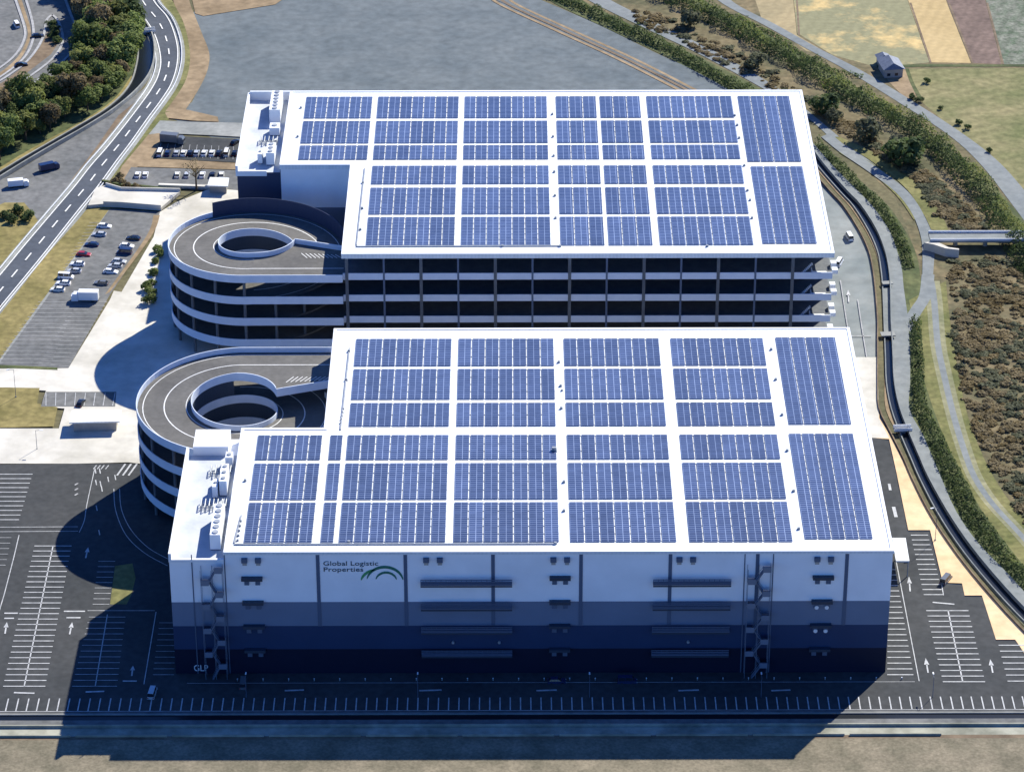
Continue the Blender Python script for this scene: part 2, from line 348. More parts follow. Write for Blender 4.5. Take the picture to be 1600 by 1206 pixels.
canR = xs([(240,1272),(262,1288),(275,1299),(302,1323),(325,1345),(342,1357),(362,1369),(394,1382),(420,1388),(450,1391),(500,1392),(600,1397),(630,1401),(660,1413),(683,1421),(700,1428),(720,1437),(746,1448),(800,1478),(850,1511),(900,1551),(960,1606),(1030,1680)])
pthR = xs([(240,1284),(262,1303),(275,1316),(302,1343),(325,1365),(342,1376),(362,1390),(394,1402),(420,1409),(450,1412),(500,1419),(560,1422),(600,1422),(640,1421),(675,1440),(700,1450),(720,1459),(750,1472),(795,1491),(845,1524),(875,1556),(900,1578),(960,1632),(1030,1700)])
hedR = xs([(240,1300),(262,1322),(302,1365),(325,1390),(362,1415),(394,1430),(420,1436),(450,1440),(500,1446),(560,1450),(600,1452),(640,1462),(680,1482),(720,1502),(750,1518),(800,1545),(850,1580),(900,1620),(1030,1740)])
strip('yard', xs([(225,1150),(700,1300),(1100,1300)]), wallL, 'yard', n=3)
strip('verge', wallR, canL, 'tan', n=3)
strip('verge', [p for p in wallR if p[1] > 670], [p for p in canL if p[1] > 670], 'grass_pale', n=3)
strip('canal_water', canL, canR, 'water', n=3)
strip('path', [p for p in canL if 447 <= p[1] <= 527], [p for p in canR if 447 <= p[1] <= 527], 'path', n=3)
strip('path', canR, pthR, 'path', n=3)
strip('bank', pthR, hedR, 'dark_grass', n=3)
tp = [(440,1455),(475,1460),(537,1465),(587,1475),(650,1490),(700,1505),(745,1522),(787,1550),(835,1594),(900,1650),(1000,1740)]
TP = smooth([(x, y) for y, x in tp], 3)
strip('bank', [(1420,470),(1432,520),(1442,587),(1462,650),(1482,700),(1505,745),(1535,800),(1580,860),(1660,960)], [(1478,440),(1484,500),(1498,587),(1512,650),(1530,700),(1552,745),(1580,787),(1622,835),(1720,940)], 'grass', n=3)
strip('bank', [(x-12,y) for x,y in TP], [(x+13,y) for x,y in TP], 'grass_pale', n=1)
strip('path', [(x-5,y) for x,y in TP], [(x+5,y) for x,y in TP], 'path', n=1)
strip('path', [(1440,430),(1436,462),(1425,480),(1412,500)], [(1460,430),(1456,462),(1440,490),(1422,520)], 'path')
strip('bank', [(1312,240),(1362,272),(1402,308),(1428,345)], [(1300,222),(1372,262),(1418,300),(1446,335)][::1], 'grass')
strip('bank', [(1300,215),(1360,252),(1412,292),(1440,330),(1455,360)], [(1312,215),(1380,248),(1440,295),(1470,335),(1482,362)], 'grass')

SV = smooth([(1290,212),(1318,235),(1362,265),(1406,298),(1430,328),(1443,358),(1448,385),(1448,432)], 4)
strip('path', [(x-7,y+3) for x,y in SV], [(x+7,y-3) for x,y in SV], 'path', n=1)

# --- left side
sheet('interchange_road', [(-80,-20),(100,-20),(112,20),(124,45),(126,75),(112,105),(95,118),(60,142),(7,172),(-80,215)], 'asphalt_old')
sheet('island', [(82,33),(91,48),(93,66),(80,86),(45,113),(7,138),(-30,158),(-30,150),(7,128),(40,103),(62,76),(74,52)], 'brown')
strip('island', [(24,-10),(34,20),(43,48),(41,66),(28,90),(4,112),(-30,132)], [(30,-10),(40,20),(48,48),(46,66),(33,92),(8,115),(-28,137)], 'tan')
sheet('woodland_floor', [(105,-20),(195,-20),(213,50),(215,90),(204,128),(186,152),(158,175),(118,198),(72,224),(30,250),(-60,300),(-60,205),(7,172),(60,142),(112,110),(126,75),(120,35)], 'dark_grass')
strip('bank', [(205,120),(182,152),(152,176),(112,200),(70,222),(28,246),(-30,282)], [(214,122),(192,156),(164,180),(124,204),(79,230),(34,256),(-30,296)], 'olive')
cl = [(188,-15),(196,7),(204,30),(213,58),(216,82),(213,105),(205,130),(188,153),(160,176),(120,200),(75,226),(30,252),(7,266),(-50,300)]
cr_ = [(205,-15),(213,7),(224,32),(238,58),(242,84),(238,110),(226,132),(203,156),(172,180),(132,205),(86,231),(40,258),(14,274),(-44,310)]
strip('canal_water', cl, cr_, 'water')
sheet('roadside_lot', [(-60,312),(14,276),(86,233),(172,182),(222,142),(240,125),(232,160),(190,210),(150,252),(115,290),(75,340),(30,395),(-60,510)], 'asphalt_old')
sheet('verge', [(185,182),(212,160),(226,150),(200,195),(160,238),(120,282),(112,282),(150,232)], 'brown')
sheet('verge', [(7,318),(38,318),(52,335),(62,350),(30,392),(-20,440),(-20,330)], 'olive')
roadL = [(196,-15),(206,7),(228,35),(243,62),(250,95),(246,120),(235,142),(218,166),(196,195),(168,230),(140,262),(115,294),(80,335),(40,382),(7,422),(-50,490)]
roadR = [(232,-15),(244,7),(262,28),(273,52),(279,80),(277,108),(268,135),(252,160),(232,187),(205,225),(182,255),(155,292),(120,335),(75,392),(40,435),(7,475),(-50,545)]
walkL = [(x-11, y) for x, y in roadL]; walkR = [(x+10, y) for x, y in roadR]
strip('pavement', walkL, roadL, 'concrete_grey')
strip('verge', [(x+9,y) for x,y in roadR], [(x+30,y+3) for x,y in roadR], 'grass')
strip('pavement', roadR, walkR, 'concrete_grey')
strip('road', roadL, roadR, 'road')
strip('bank', [(268,-15),(272,7),(286,35),(294,65),(297,95),(291,125),(277,150),(258,176)], [(292,-15),(297,7),(306,30),(316,55),(327,85),(324,112),(310,142),(288,176)], 'tan')
sheet('bank', [(258,178),(288,172),(340,184),(342,192),(300,190),(262,186)], 'tan')
sheet('driveway', [(250,190),(300,192),(390,194),(385,216),(330,213),(262,210),(232,212)], 'concrete_grey')
sheet('verge', [(232,212),(262,208),(256,232),(238,250),(215,262),(204,290),(178,292),(190,262)], 'tan')
sheet('parking_lot', [(258,213),(380,220),(380,256),(300,252),(236,248)], 'asphalt')
sheet('verge', [(236,249),(380,257),(378,267),(205,262)], 'tan')
sheet('parking_lot', [(205,263),(378,268),(372,302),(300,298),(190,288)], 'asphalt_old')
strip('verge', [(158,292),(135,330),(75,398),(7,484),(-50,556)], [(186,292),(172,328),(98,432),(7,556),(-40,620)], 'olive')
strip('pavement', [(170,330),(95,432),(7,553),(-40,618)], [(174,330),(99,432),(7,560),(-40,626)], 'concrete_grey')
sheet('parking_lot', [(172,328),(252,333),(236,368),(172,462),(107,577),(-40,572),(-40,626),(7,558),(98,434)], 'asphalt_old')
sheet('pavement', [(250,333),(275,318),(330,296),(380,300),(420,330),(560,480),(560,640),(300,660),(300,735),(200,724),(120,726),(-60,726),(-60,671),(92,671),(101,640),(64,637),(72,612),(-60,606),(-60,578),(107,577),(172,470),(178,456),(190,458),(240,372)], 'concrete')
strip('verge', [(250,338),(236,372),(172,458)], [(240,338),(228,372),(164,462)], 'tan')
strip('hedge_bed', [(-40,572),(7,572),(90,576)], [(-40,577),(7,577),(90,580)], 'dark_grass')
sheet('lawn', [(-60,606),(62,608),(58,632),(90,638),(84,668),(-60,671)], 'olive')
sheet('parking_lot', [(72,614),(182,614),(180,637),(64,637)], 'asphalt_old')
# --- the dark asphalt around the front warehouse
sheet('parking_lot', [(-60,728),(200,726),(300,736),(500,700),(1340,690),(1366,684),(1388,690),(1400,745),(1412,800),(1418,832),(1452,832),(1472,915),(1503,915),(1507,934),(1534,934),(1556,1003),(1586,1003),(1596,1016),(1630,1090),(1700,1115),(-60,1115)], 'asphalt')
sheet('verge', [(1330,560),(1371,600),(1374,655),(1395,690),(1450,800),(1524,905),(1640,1030),(1640,1085),(1595,1014),(1586,1001),(1556,1001),(1534,932),(1507,932),(1503,913),(1473,912),(1453,830),(1419,830),(1401,742),(1389,688),(1340,684)], 'sand')
sheet('pavement', [(1335,560),(1371,560),(1373,655),(1389,686),(1340,686)], 'concrete')
sheet('lawn', [(180,886),(207,882),(212,905),(206,930),(198,946),(172,946)], 'grass')
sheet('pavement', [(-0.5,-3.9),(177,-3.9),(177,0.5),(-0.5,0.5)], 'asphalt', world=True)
X0, X1 = -75, 235
for nm, a, b, m in (('verge',-17.6,-16.3,'asphalt_old'),('ditch_water',-19.6,-17.6,'water'),('service_road',-22.4,-19.6,'asphalt_old'),
                    ('verge',-26.2,-22.4,'stain'),('verge',-27.6,-26.2,'brown'),('field',-140,-27.6,'soil')):
    sheet(nm, [(X0,a),(X1,a),(X1,b),(X0,b)], m, world=True)

# ------------------------------------------------------------------ painted markings
mk, my, mw = MB(), MB(), MB()
ZM = zl()
def pline(b, pts, wd, curve=False):
    P = [G2(p) for p in pts]; b.line(smooth(P, 5) if curve else P, wd, ZM)
def stalls(b, p00, p10, p11, p01, wd=.16, pitch=2.45, side='both', double=False):
    A, B, C_, D = [Vector(G2(p)) for p in (p00, p10, p11, p01)]
    n = max(1, round((D-A).length/pitch))
    for i in range(n+1):
        t = i/n; a = A.lerp(D, t); c = B.lerp(C_, t)
        if double:
            d = (D-A).normalized()*.18; b.line([a-d, c-d], wd*.7, ZM); b.line([a+d, c+d], wd*.7, ZM)
        else: b.line([a, c], wd, ZM)
    if side in ('both', 'left'): b.line([A, D], wd, ZM)
    if side in ('both', 'right'): b.line([B, C_], wd, ZM)
def arrow(b, p, q, wd=.36):
    a, c = Vector(G2(p)), Vector(G2(q)); d = (c-a).normalized(); n = Vector((-d.y, d.x)); L = (c-a).length
    b.line([a, a+d*(L*.6)], wd, ZM); h = a+d*(L*.55)
    b.add([(*(h+n*wd*1.7),ZM),(*(h-n*wd*1.7),ZM),(*c,ZM)], [(0,1,2)])
stalls(my, (-40,743), (51,743), (30,814), (-65,814), side='none', wd=.34)
for yy in (826, 833): pline(my, [(-40,yy),(122,yy-1)], .22)
pline(my, [(30,838),(22,872),(7,930),(-20,1020)], .22)
stalls(my, (-30,842), (18,842), (9,885), (-45,885), side='none')
stalls(my, (54,855), (112,855), (71,1074), (5,1074), side='none', wd=.34); pline(my, [(83,855),(38,1074)], .3)
stalls(my, (154,879), (180,879), (171,946), (145,946), side='none', wd=.2)
stalls(my, (139,966), (196,966), (183,1074), (113,1074), side='none', wd=.2); pline(my, [(168,962),(149,1074)], .25)
pline(my, [(137,956),(242,956)], .22); pline(my, [(244,958),(225,1071)], .22)
stalls(my, (249,975), (276,975), (272,1056), (239,1056), side='none', wd=.18)
pline(my, [(148,735),(136,790),(132,815),(124,834)], .2, True)
pline(my, [(178,766),(181,800),(197,838),(226,866),(262,886)], .2, True); pline(my, [(187,766),(190,798),(205,830),(232,858),(264,876)], .2, True)
for a, b_ in (((100,957),(133,957)),((104,967),(126,967)),((7,960),(28,960)),((7,968),(22,968)),((22,1084),(54,1085)),((134,1083),(163,1082))): pline(my, [a, b_], .55)
arrow(my, (109,993), (113,974)); arrow(my, (8,992), (11,974)); arrow(my, (134,874), (138,857)); arrow(my, (206,1058), (208,1042)); pline(my, [(192,1066),(214,1066)], .5)
for x, y in ((150,742),(157,742),(151,760),(158,762),(170,755),(181,752),(160,770),(152,800),(156,838)): pline(my, [(x,y),(x-1.5,y-8)], .28)
for x in (146,152,158,165): pline(my, [(x,735),(x+5,729)], .3)
for i in range(3): pline(my, [(183+i*9,745),(196+i*9,727)], .5)
for yy in (760,768,776): pline(mw, [(117,yy),(122,yy-3)], .5)
# bottom row of stalls
xx = -46.0
while xx < 215:
    my.line([(xx,-10.5),(xx,-15.7)], .3, ZM); xx += 2.425
my.line([(-60,-15.9),(225,-15.9)], .2, ZM); my.line([(3,-4.2),(176.6,-4.2)], .16, ZM)
for x0, x1 in ((445,475),(655,690),(838,870),(1060,1092),(1205,1235)): pline(my, [(x0,1081),(x1,1080)], .6)
# right-hand car park
stalls(my, (1388,892), (1399,892), (1427,1056), (1386,1056), side='none', wd=.34)
pline(my, [(1398,868),(1436,1066)], .22); 
stalls(my, (1423,838), (1450,838), (1473,931), (1443,931), side='none', wd=.34); pline(my, [(1470,908),(1474,932)], .22)
stalls(my, (1447,956), (1513,956), (1539,1067), (1473,1067), side='none', wd=.34); pline(my, [(1481,955),(1504,1067)], .32)
stalls(my, (1560,1010), (1610,1010), (1640,1066), (1574,1066), side='none', wd=.34)
arrow(my, (1422,926), (1420,903)); arrow(my, (1450,1053), (1446,1030)); arrow(my, (1551,1053), (1547,1032)); pline(my, [(1457,943),(1491,946)], .5)
pline(my, [(1396,794),(1400,810)], .9); pline(my, [(1389,758),(1391,768)], .7)
pline(mw, [(1313,440),(1322,500),(1334,570)], .3); pline(mw, [(1340,470),(1346,510),(1354,560)], .3); arrow(my, (1326,474),(1325,455)); pline(mw, [(1326,527),(1362,527)], .4)
# left car parks
stalls(mw, (60,474), (120,474), (80,570), (-8,570), side='none', wd=.2); stalls(mw, (120,474), (168,474), (108,574), (60,572), side='none', wd=.2)
stalls(mw, (140,350), (168,350), (112,434), (86,444), side='none', wd=.15); stalls(mw, (196,372), (222,372), (170,452), (146,452), side='none', wd=.15)
stalls(my, (72,636), (72,616), (180,616), (176,636), side='none', wd=.2)
stalls(mw, (246,246), (252,226), (376,232), (376,252), side='none', wd=.15)
# left road
roadC = [((a[0]+b[0])/2, (a[1]+b[1])/2) for a, b in zip(roadL, roadR)]
cc = spath(roadC, 10)
acc, on, seg = 0, True, [cc[0]]
dash = []
for p, q in zip(cc, cc[1:]):
    pv, qv = Vector(p), Vector(q); Lq = (qv-pv).length; done = 0
    while acc + (Lq-done) > (5.0 if on else 6.5):
        st = (5.0 if on else 6.5) - acc; done += st; pt = pv.lerp(qv, done/Lq)
        if on: dash.append(seg+[tuple(pt)])
        on = not on; seg = [tuple(pt)]; acc = 0
    acc += Lq-done
    if on: seg.append(q)
for s_ in dash: mk.line([s_[0], s_[-1]], .45, ZM)
for E_, sgn in ((roadL, 1.6), (roadR, -1.6)): mk.line(spath([(x+sgn*.8, y) for x, y in E_], 8), .35, ZM)
# interchange edge lines
for P in ([(97,-12),(109,20),(119,50),(116,72),(106,90),(70,122),(7,160),(-40,184)], [(37,-10),(47,22),(52,45),(51,66),(38,92),(7,118),(-30,140)], [(20,-10),(30,18),(39,48),(37,66),(24,88),(0,108),(-30,126)],
          [(82,25),(91,35),(98,58),(96,74),(82,94),(50,119),(7,146),(-30,164)], [(82,25),(73,34),(68,58),(58,78),(40,100),(7,124),(-30,145)], [(90,108),(50,132),(7,153),(-40,176)]):
    mw.line(spath(P, 8), .9, ZM)
tag(mk.build('road_markings', M['mark']), kind='structure')
tag(my.build('parking_markings', M['mark_yard']), kind='structure')
tag(mw.build('worn_markings', M['mark_worn']), kind='structure')

# ------------------------------------------------------------------ walls, kerbs, rails and the small bridges
def wallthing(name, P, wd, h, m, label, cat, group=None, z0=0.0):
    b = MB(); b.wall(P, wd, z0, h); return tag(b.build(name, M[m]), label, cat, group)
wallthing('canal_wall', spath(canL, 3), .3, .6, 'path', 'low concrete wall on the building side of the river-side canal', 'wall')
wallthing('canal_wall', spath(canR, 3), .3, 1.3, 'path', 'low concrete kerb wall between the canal and the grey river path', 'wall')
wallthing('boundary_wall', spath(wallL, 3), .3, .9, 'brown', 'long brown boundary wall curving along the right edge of the yard', 'wall')
wallthing('canal_wall', spath(cl, 6), .5, .6, 'concrete_grey', 'concrete wall on the woodland side of the curved canal', 'wall')
wallthing('canal_wall', spath(cr_, 6), .5, 1.6, 'concrete_grey', 'concrete wall between the curved canal and the main road', 'wall')
wallthing('ditch_wall', [(X0,-17.5),(X1,-17.5)], .3, .7, 'concrete_grey', 'straight concrete kerb wall behind the bottom row of parking bays', 'wall')
wallthing('ditch_wall', [(X0,-22.5),(X1,-22.5)], .35, 1.1, 'stain', 'stained retaining wall beside the narrow service road at the bottom', 'wall')
for i in range(11):
    x0 = -66+i*22.5
    wallthing('field_wall', [(x0,-26.4),(x0+21.3,-26.4)], .3, 1.0, 'stain', 'low stained concrete wall panel along the bare field at the bottom', 'wall', 'concrete wall panels along the bare field')
def rail(P, h, label, step=4.0):
    t = empty('guard_rail', (P[0][0], P[0][1], 0)); tag(t, label, 'guard rail'); ox, oy = P[0][0], P[0][1]
    Q = [(p[0]-ox, p[1]-oy) for p in P]
    b = MB(); b.wall(Q, .18, h-.35, h); b.build('rail', M['white'], t)
    b = MB(); acc = 0
    for p, q in zip(Q, Q[1:]):
        d = (Vector(q)-Vector(p)).length; acc += d
        if acc > step: acc = 0; b.box(q[0]-.08, q[0]+.08, q[1]-.08, q[1]+.08, 0, h-.36)
    b.build('post', M['steel'], t)['kind'] = 'stuff'
rail(spath([(x-6,y) for x,y in roadL], 5), .95, 'white guard rail on the woodland side of the curved main road')
rail(spath([(x+5,y) for x,y in roadR], 5), .95, 'white guard rail on the warehouse side of the curved main road')
def footbridge(p, q, wd, label, z=1.2, rails=True):
    a, c = Vector(G2(p)), Vector(G2(q)); t = empty('footbridge', (a.x, a.y, 0)); tag(t, label, 'footbridge'); d = c-a; n = Vector((-d.y, d.x)).normalized()*wd/2
    b = MB(); b.wall([(0,0),tuple(d)], wd, z-.3, z); b.build('deck', M['concrete_grey'], t)
    for s in (-1, 1) if rails else ():
        b = MB(); b.wall([tuple(n*s), tuple(d+n*s)], .12, z+.004, z+.9); b.build('railing', M['white'], t)
footbridge((206,56), (243,53), 2.2, 'small pale footbridge over the curved canal beside the main road')
footbridge((1396,677), (1424,676), 2.0, 'small pale footbridge over the canal at the right edge')
footbridge((1376,527), (1398,526), 2.5, 'concrete slab crossing where the canal goes underground', z=1.1, rails=False)
footbridge((1378,447), (1394,446), 2.0, 'concrete slab at the end of the upper open canal stretch', z=1.1, rails=False)
# river bridge
bA, bB = Vector(G2((1452,370), 3.0)), Vector(G2((1680,368), 3.0))
t = empty('river_bridge', (bA.x, bA.y, 0)); tag(t, 'narrow grey road bridge with white railings crossing the river scrub', 'bridge')
L = (bB-bA).length
b = MB(); b.box(0, L, -2.9, 2.9, 2.4, 3.0); b.build('deck', M['path'], t)
for s in (-1, 1):
    b = MB(); b.box(0, L, s*2.75-.1, s*2.75+.1, 3.004, 3.7); b.build('railing', M['white'], t)
for k in range(6):
    b = MB(); b.tube((8+k*9,0,-.5),(8+k*9,0,2.29),.7); b.build('pier', M['concrete_grey'], t)
b = MB(); b.prism([(-2,-3.5),(1,-5),(4,-7.5),(8,-8.5),(8,-7.7),(5,-6.7),(2.5,-3.5),(0,-3)], 0, 2.8); b.build('wing_wall', M['concrete'], t)
# access driveway from the main road
dA = [G2(p) for p in ((150,300),(166,296),(190,303),(282,305))]; dB = [G2(p) for p in ((138,327),(162,325),(190,326),(252,331))]
b = MB(); zt = 1.4
b.prism([dB[0],dB[1],dB[2],dB[3],dA[3],dA[2],dA[1],dA[0]], .3, zt)
tag(b.build('driveway', M['concrete']), kind='structure')
for P, lab in ((dA[1:], 'far'), (dB[1:], 'near')):
    wallthing('driveway_parapet', [(p[0], p[1]) for p in P], .35, 2.3, 'concrete', f'pale concrete parapet along the {lab} side of the raised driveway', 'wall', z0=zt-.2)
pw = [G2(p) for p in ((248,293),(330,296))]
wallthing('lot_wall', pw, 1.2, 1.2, 'concrete', 'cream white low wall in front of the small upper car park', 'wall')
pw = [G2(p) for p in ((160,287),(190,293),(225,296),(282,303))]
wallthing('clipped_hedge', pw, 1.0, 1.3, 'dark_grass', 'dark clipped hedge strip behind the raised driveway', 'hedge')

# ------------------------------------------------------------------ warehouses
H, W, DA = 34.42, 170.0, 112.4
X2, XM = 13.1, 33.8
WING = H-2.6
PITCHX = [34.9, 55.5, 76.1, 96.8, 117.8, 138.3, 159.3]
def kerb(b, poly, z, h=.45, wd=.7):
    n = len(poly); ar = sum(poly[i][0]*poly[(i+1)%n][1]-poly[(i+1)%n][0]*poly[i][1] for i in range(n))
    ins = []
    for i in range(n):
        p0, p1, p2 = Vector(poly[i-1]), Vector(poly[i]), Vector(poly[(i+1)%n])
        d1, d2 = (p1-p0).normalized(), (p2-p1).normalized(); n1, n2 = Vector((-d1.y,d1.x)), Vector((-d2.y,d2.x))
        s = 1 if ar > 0 else -1
        ins.append(p1+(n1+n2)*wd*s/max(.5, 1+n1.dot(n2)))
    vs = [(p[0],p[1],z) for p in poly]+[(p[0],p[1],z+h) for p in poly]+[(p.x,p.y,z+h) for p in ins]+[(p.x,p.y,z) for p in ins]
    fs = []
    for i in range(n):
        j = (i+1)%n; fs += [(i,j,n+j,n+i),(n+i,n+j,2*n+j,2*n+i),(2*n+i,2*n+j,3*n+j,3*n+i)]
    b.add(vs, fs)

# ---- front warehouse
A = empty('warehouse', (0,0,0)); tag(A, 'front logistics warehouse with banded blue facade, white roof and green arc sign', 'warehouse')
mainA = [(X2,0),(W,0),(W,DA),(XM,DA),(XM,58.8),(X2,58.8)]
wingA = [(0,0),(X2-.01,0),(X2-.01,50),(0,50)]
b = MB(); b.prism(mainA, 0, H-.6); b.build('wall', M['facade'], A)
b = MB(); b.prism(wingA, 0, WING-.02); b.build('wing_wall', M['facade'], A)
ov = [(X2-.25,-.25),(W+.25,-.25),(W+.25,DA+.25),(XM-.25,DA+.25),(XM-.25,59.05),(X2-.25,59.05)]
b = MB(); b.prism(ov, H-.6, H); b.build('roof', M['roof'], A)
b = MB(); kerb(b, ov, H+.002, .18, .8); b.build('roof_kerb', M['white'], A)
b = MB(); b.prism([(.3,.3),(X2-.3,.3),(X2-.3,49.9),(.3,49.9)], WING-.015, WING+.05); b.build('wing_roof', M['deck'], A)
b = MB(); b.box(-.12,.55,-.2,50,WING-.01,H-.25); b.box(.55,X2-.26,-.2,.5,WING-.01,WING+.7); b.build('parapet', M['white'], A)
b = MB(); b.box(1.5,10.2,50.05,58.8,0,H-.1); b.build('penthouse', M['white'], A)
b = MB(); b.box(10.3,X2-.02,50.05,58.8,0,H-3); b.build('stair_core', M['facade'], A)
def facade_features(root, y, sgn):
    # sgn -1 : facing -Y
    for x in PITCHX:
        b = MB(); b.box(x-.42, x+.42, y-.14, y+.05, 13.9, H-.62); b.build('joint_strip', M['slate'], root)
    for x in (5.3, 13.0, 135.3, 142.0):
        b = MB(); b.box(x-.12, x+.12, y-.12, y+.05, .5, H-.62); b.build('joint_strip', M['slate'], root)
    for x0, x1 in ((59.0,80.6),(113.8,132.2)):
        for z in (25.9,19.3,12.7,6.1):
            t = MB(); t.box(x0,x1,y-1.4,y+.05,z,z+.3); t.box(x0,x1,y-1.4,y-1.28,z+.45,z+.65); t.box(x0,x1,y-1.4,y-1.28,z+.9,z+1.15); t.box(x0,x1,y-1.4,y-1.28,z+1.4,z+1.6)
            for k in range(int((x1-x0)/1.2)): t.box(x0+k*1.2,x0+k*1.2+.1,y-1.28,y-1.2,z+.3,z+1.58)
            o = t.build('balcony', M['slate'], root)
            t = MB(); t.box(x0,x1,y-1.46,y-1.4,z-.45,z-.05); t.build('edge_strip', M['dark'], o)
    for xc in (19.3, 91.9, 153.9):
        for z in (26.6,19.9,13.2,6.5):
            t = MB(); t.box(xc-2.5,xc+2.5,y-1.3,y+.05,z+.5,z+1.2); t.build('canopy', M['dark'], root)
            for s in (-1.3, 1.3):
                t = MB(); t.box(xc+s-.55,xc+s+.55,y-.35,y+.05,z-1.1,z+.45); t.build('vent_louvre', M['slate'], root)
        for s in (-1.6, 1.6):
            t = MB(); t.box(xc+s-.7,xc+s+.7,y-.75,y+.05,H-2.6,H-1.5); t.build('vent_hood', M['slate'], root)
            t = MB(); t.box(xc+s-.5,xc+s+.5,y-.3,y+.05,H-3.5,H-2.65); t.build('vent_louvre', M['steel'], root)
    for xc in (62.0, 121.5):
        for s in (-1.6, 1.6):
            t = MB(); t.box(xc+s-.7,xc+s+.7,y-.75,y+.05,H-2.6,H-1.5); t.build('vent_hood', M['slate'], root)
            t = MB(); t.box(xc+s-.5,xc+s+.5,y-.3,y+.05,H-3.5,H-2.65); t.build('vent_louvre', M['steel'], root)
    for z in (19.0, 12.4):
        for s in (-1.2, 1.2):
            t = MB(); t.tube((153.9+s,y-.5,z),(153.9+s,y+.05,z),.5,10); t.build('vent_cap', M['white'], root)
    for x in (66.5, 77.5, 122.5):
        t = MB(); t.tube((x,y-.5,9.3),(x,y+.05,9.3),.35,8); t.build('vent_cap', M['steel'], root)
facade_features(A, 0.0, -1)
def outside_stair(root, xa, xb, y, ztop):
    st = MB(); yo, yi = y-2.6, y-.35; xm = (xa+xb)/2; z = .2; k = 0
    lands = []
    while z < ztop-3.2:
        x0, x1 = (xa+1.7, xb-1.7) if k % 2 == 0 else (xb-1.7, xa+1.7)
        ya, yb = (yo, (yo+yi)/2-.05) if k % 2 == 0 else ((yo+yi)/2+.05, yi)
        n = 10
        for i in range(n):
            xs_, zz = x0+(x1-x0)*(i+.5)/n, z+3.35*(i+1)/n
            st.box(xs_-.22, xs_+.22, ya, yb, zz-.08, zz)
        for yy in (ya, yb):   # stringer + rail as slanted plates
            st.add([(x0,yy,z-.2),(x1,yy,z+3.15),(x1,yy,z+3.75),(x0,yy,z+.40),(x0,yy+.05,z-.2),(x1,yy+.05,z+3.15),(x1,yy+.05,z+3.75),(x0,yy+.05,z+.40)],
                   [(0,1,2,3),(4,7,6,5),(0,4,5,1),(3,2,6,7),(0,3,7,4),(1,5,6,2)])
            st.add([(x0,yy,z+.95),(x1,yy,z+4.3),(x1,yy,z+4.42),(x0,yy,z+1.07),(x0,yy+.05,z+.95),(x1,yy+.05,z+4.3),(x1,yy+.05,z+4.42),(x0,yy+.05,z+1.07)],
                   [(0,1,2,3),(4,7,6,5),(0,4,5,1),(3,2,6,7),(0,3,7,4),(1,5,6,2)])
        z += 3.35; k += 1
        xl0, xl1 = (xb-1.9, xb) if k % 2 == 1 else (xa, xa+1.9)
        pl = MB(); pl.box(xl0, xl1, yo, yi, z-.1, z); pl.box(xl0, xl1, yo-.004, yo+.06, z-.25, z+1.2)
        xe = xl1 if k % 2 == 1 else xl0; pl.box(xe-.04, xe+.04, yo+.064, yi+.004, z-.05, z+1.1); lands.append(pl)
    s = st.build('stair_flights', M['stair'], root)
    for pl in lands: pl.build('landing', M['stair'], s)
    ps = MB()
    for x in (xa, xm, xb):
        for yy in (yo, yi): ps.box(x-.05,x+.05,yy-.05,yy+.05,0,z+.6)
    ps.build('stair_frame', M['stair'], s)
outside_stair(A, 7.4, 12.5, 0.0, 30.5); outside_stair(A, 136.0, 141.4, 0.0, 30.5)
def text(name, body, x, y, z, size, m, root, wid=None):
    cu = bpy.data.curves.new(name, 'FONT'); cu.body = body; cu.size = size; cu.extrude = .03; cu.resolution_u = 3
    tmp = bpy.data.objects.new(name, cu); COL.objects.link(tmp)
    dg = bpy.context.evaluated_depsgraph_get(); me = bpy.data.meshes.new_from_object(tmp.evaluated_get(dg)); bpy.data.objects.remove(tmp)
    o = bpy.data.objects.new(name, me); COL.objects.link(o); me.materials.clear(); me.materials.append(m)
    wx = max(v.co.x for v in me.vertices)-min(v.co.x for v in me.vertices)
    if wid: 
        for v in me.vertices: v.co.x *= wid/wx
    o.parent = root; o.location = (x, y, z); o.rotation_euler.x = R(90); return o
text('sign_lettering', 'Global Logistic', 36.1, -.08, 30.75, 1.75, M['text'], A, 12.9)
text('sign_lettering', 'Properties', 36.1, -.08, 29.1, 1.75, M['text'], A, 9.3)
text('sign_lettering', 'GLP', 4.2+.1, -.08, 1.2, 2.5, M['text_pale'], A, 3.4)
def arc(name, cx, cz, rx, rz, a0, a1, w0, w1, m):
    b = MB(); n = 26; I, O = [], []
    for i in range(n+1):
        t = a0+(a1-a0)*i/n; f = max(0.0, math.sin(math.pi*i/n))**.6; wv = w0+(w1-w0)*f
        for s, Lst in ((-1, I), (1, O)): Lst.append((cx+(rx+s*wv/2)*math.cos(R(t)), cz+(rz+s*wv/2)*math.sin(R(t))))
    vs = [(x,-.1,z) for x, z in I]+[(x,-.1,z) for x, z in O]+[(x,.0,z) for x, z in I]+[(x,.0,z) for x, z in O]; N = n+1; fs = []
    for i in range(n): fs += [(i,i+1,N+i+1,N+i),(N+i,N+i+1,3*N+i+1,3*N+i),(i,i+1,2*N+i+1,2*N+i)[::-1]]
    b.add(vs, fs); b.build(name, m, A)
arc('sign_arc', 50.6, 26.2, 4.3, 4.1, 168, 8, .12, .75, M['green']); arc('sign_arc', 50.9, 26.3, 2.5, 2.5, 165, 12, .1, .6, M['green'])
arc('sign_arc', 49.6, 25.9, 4.7, 3.9, 168, 105, .12, .65, M['green_lt'])
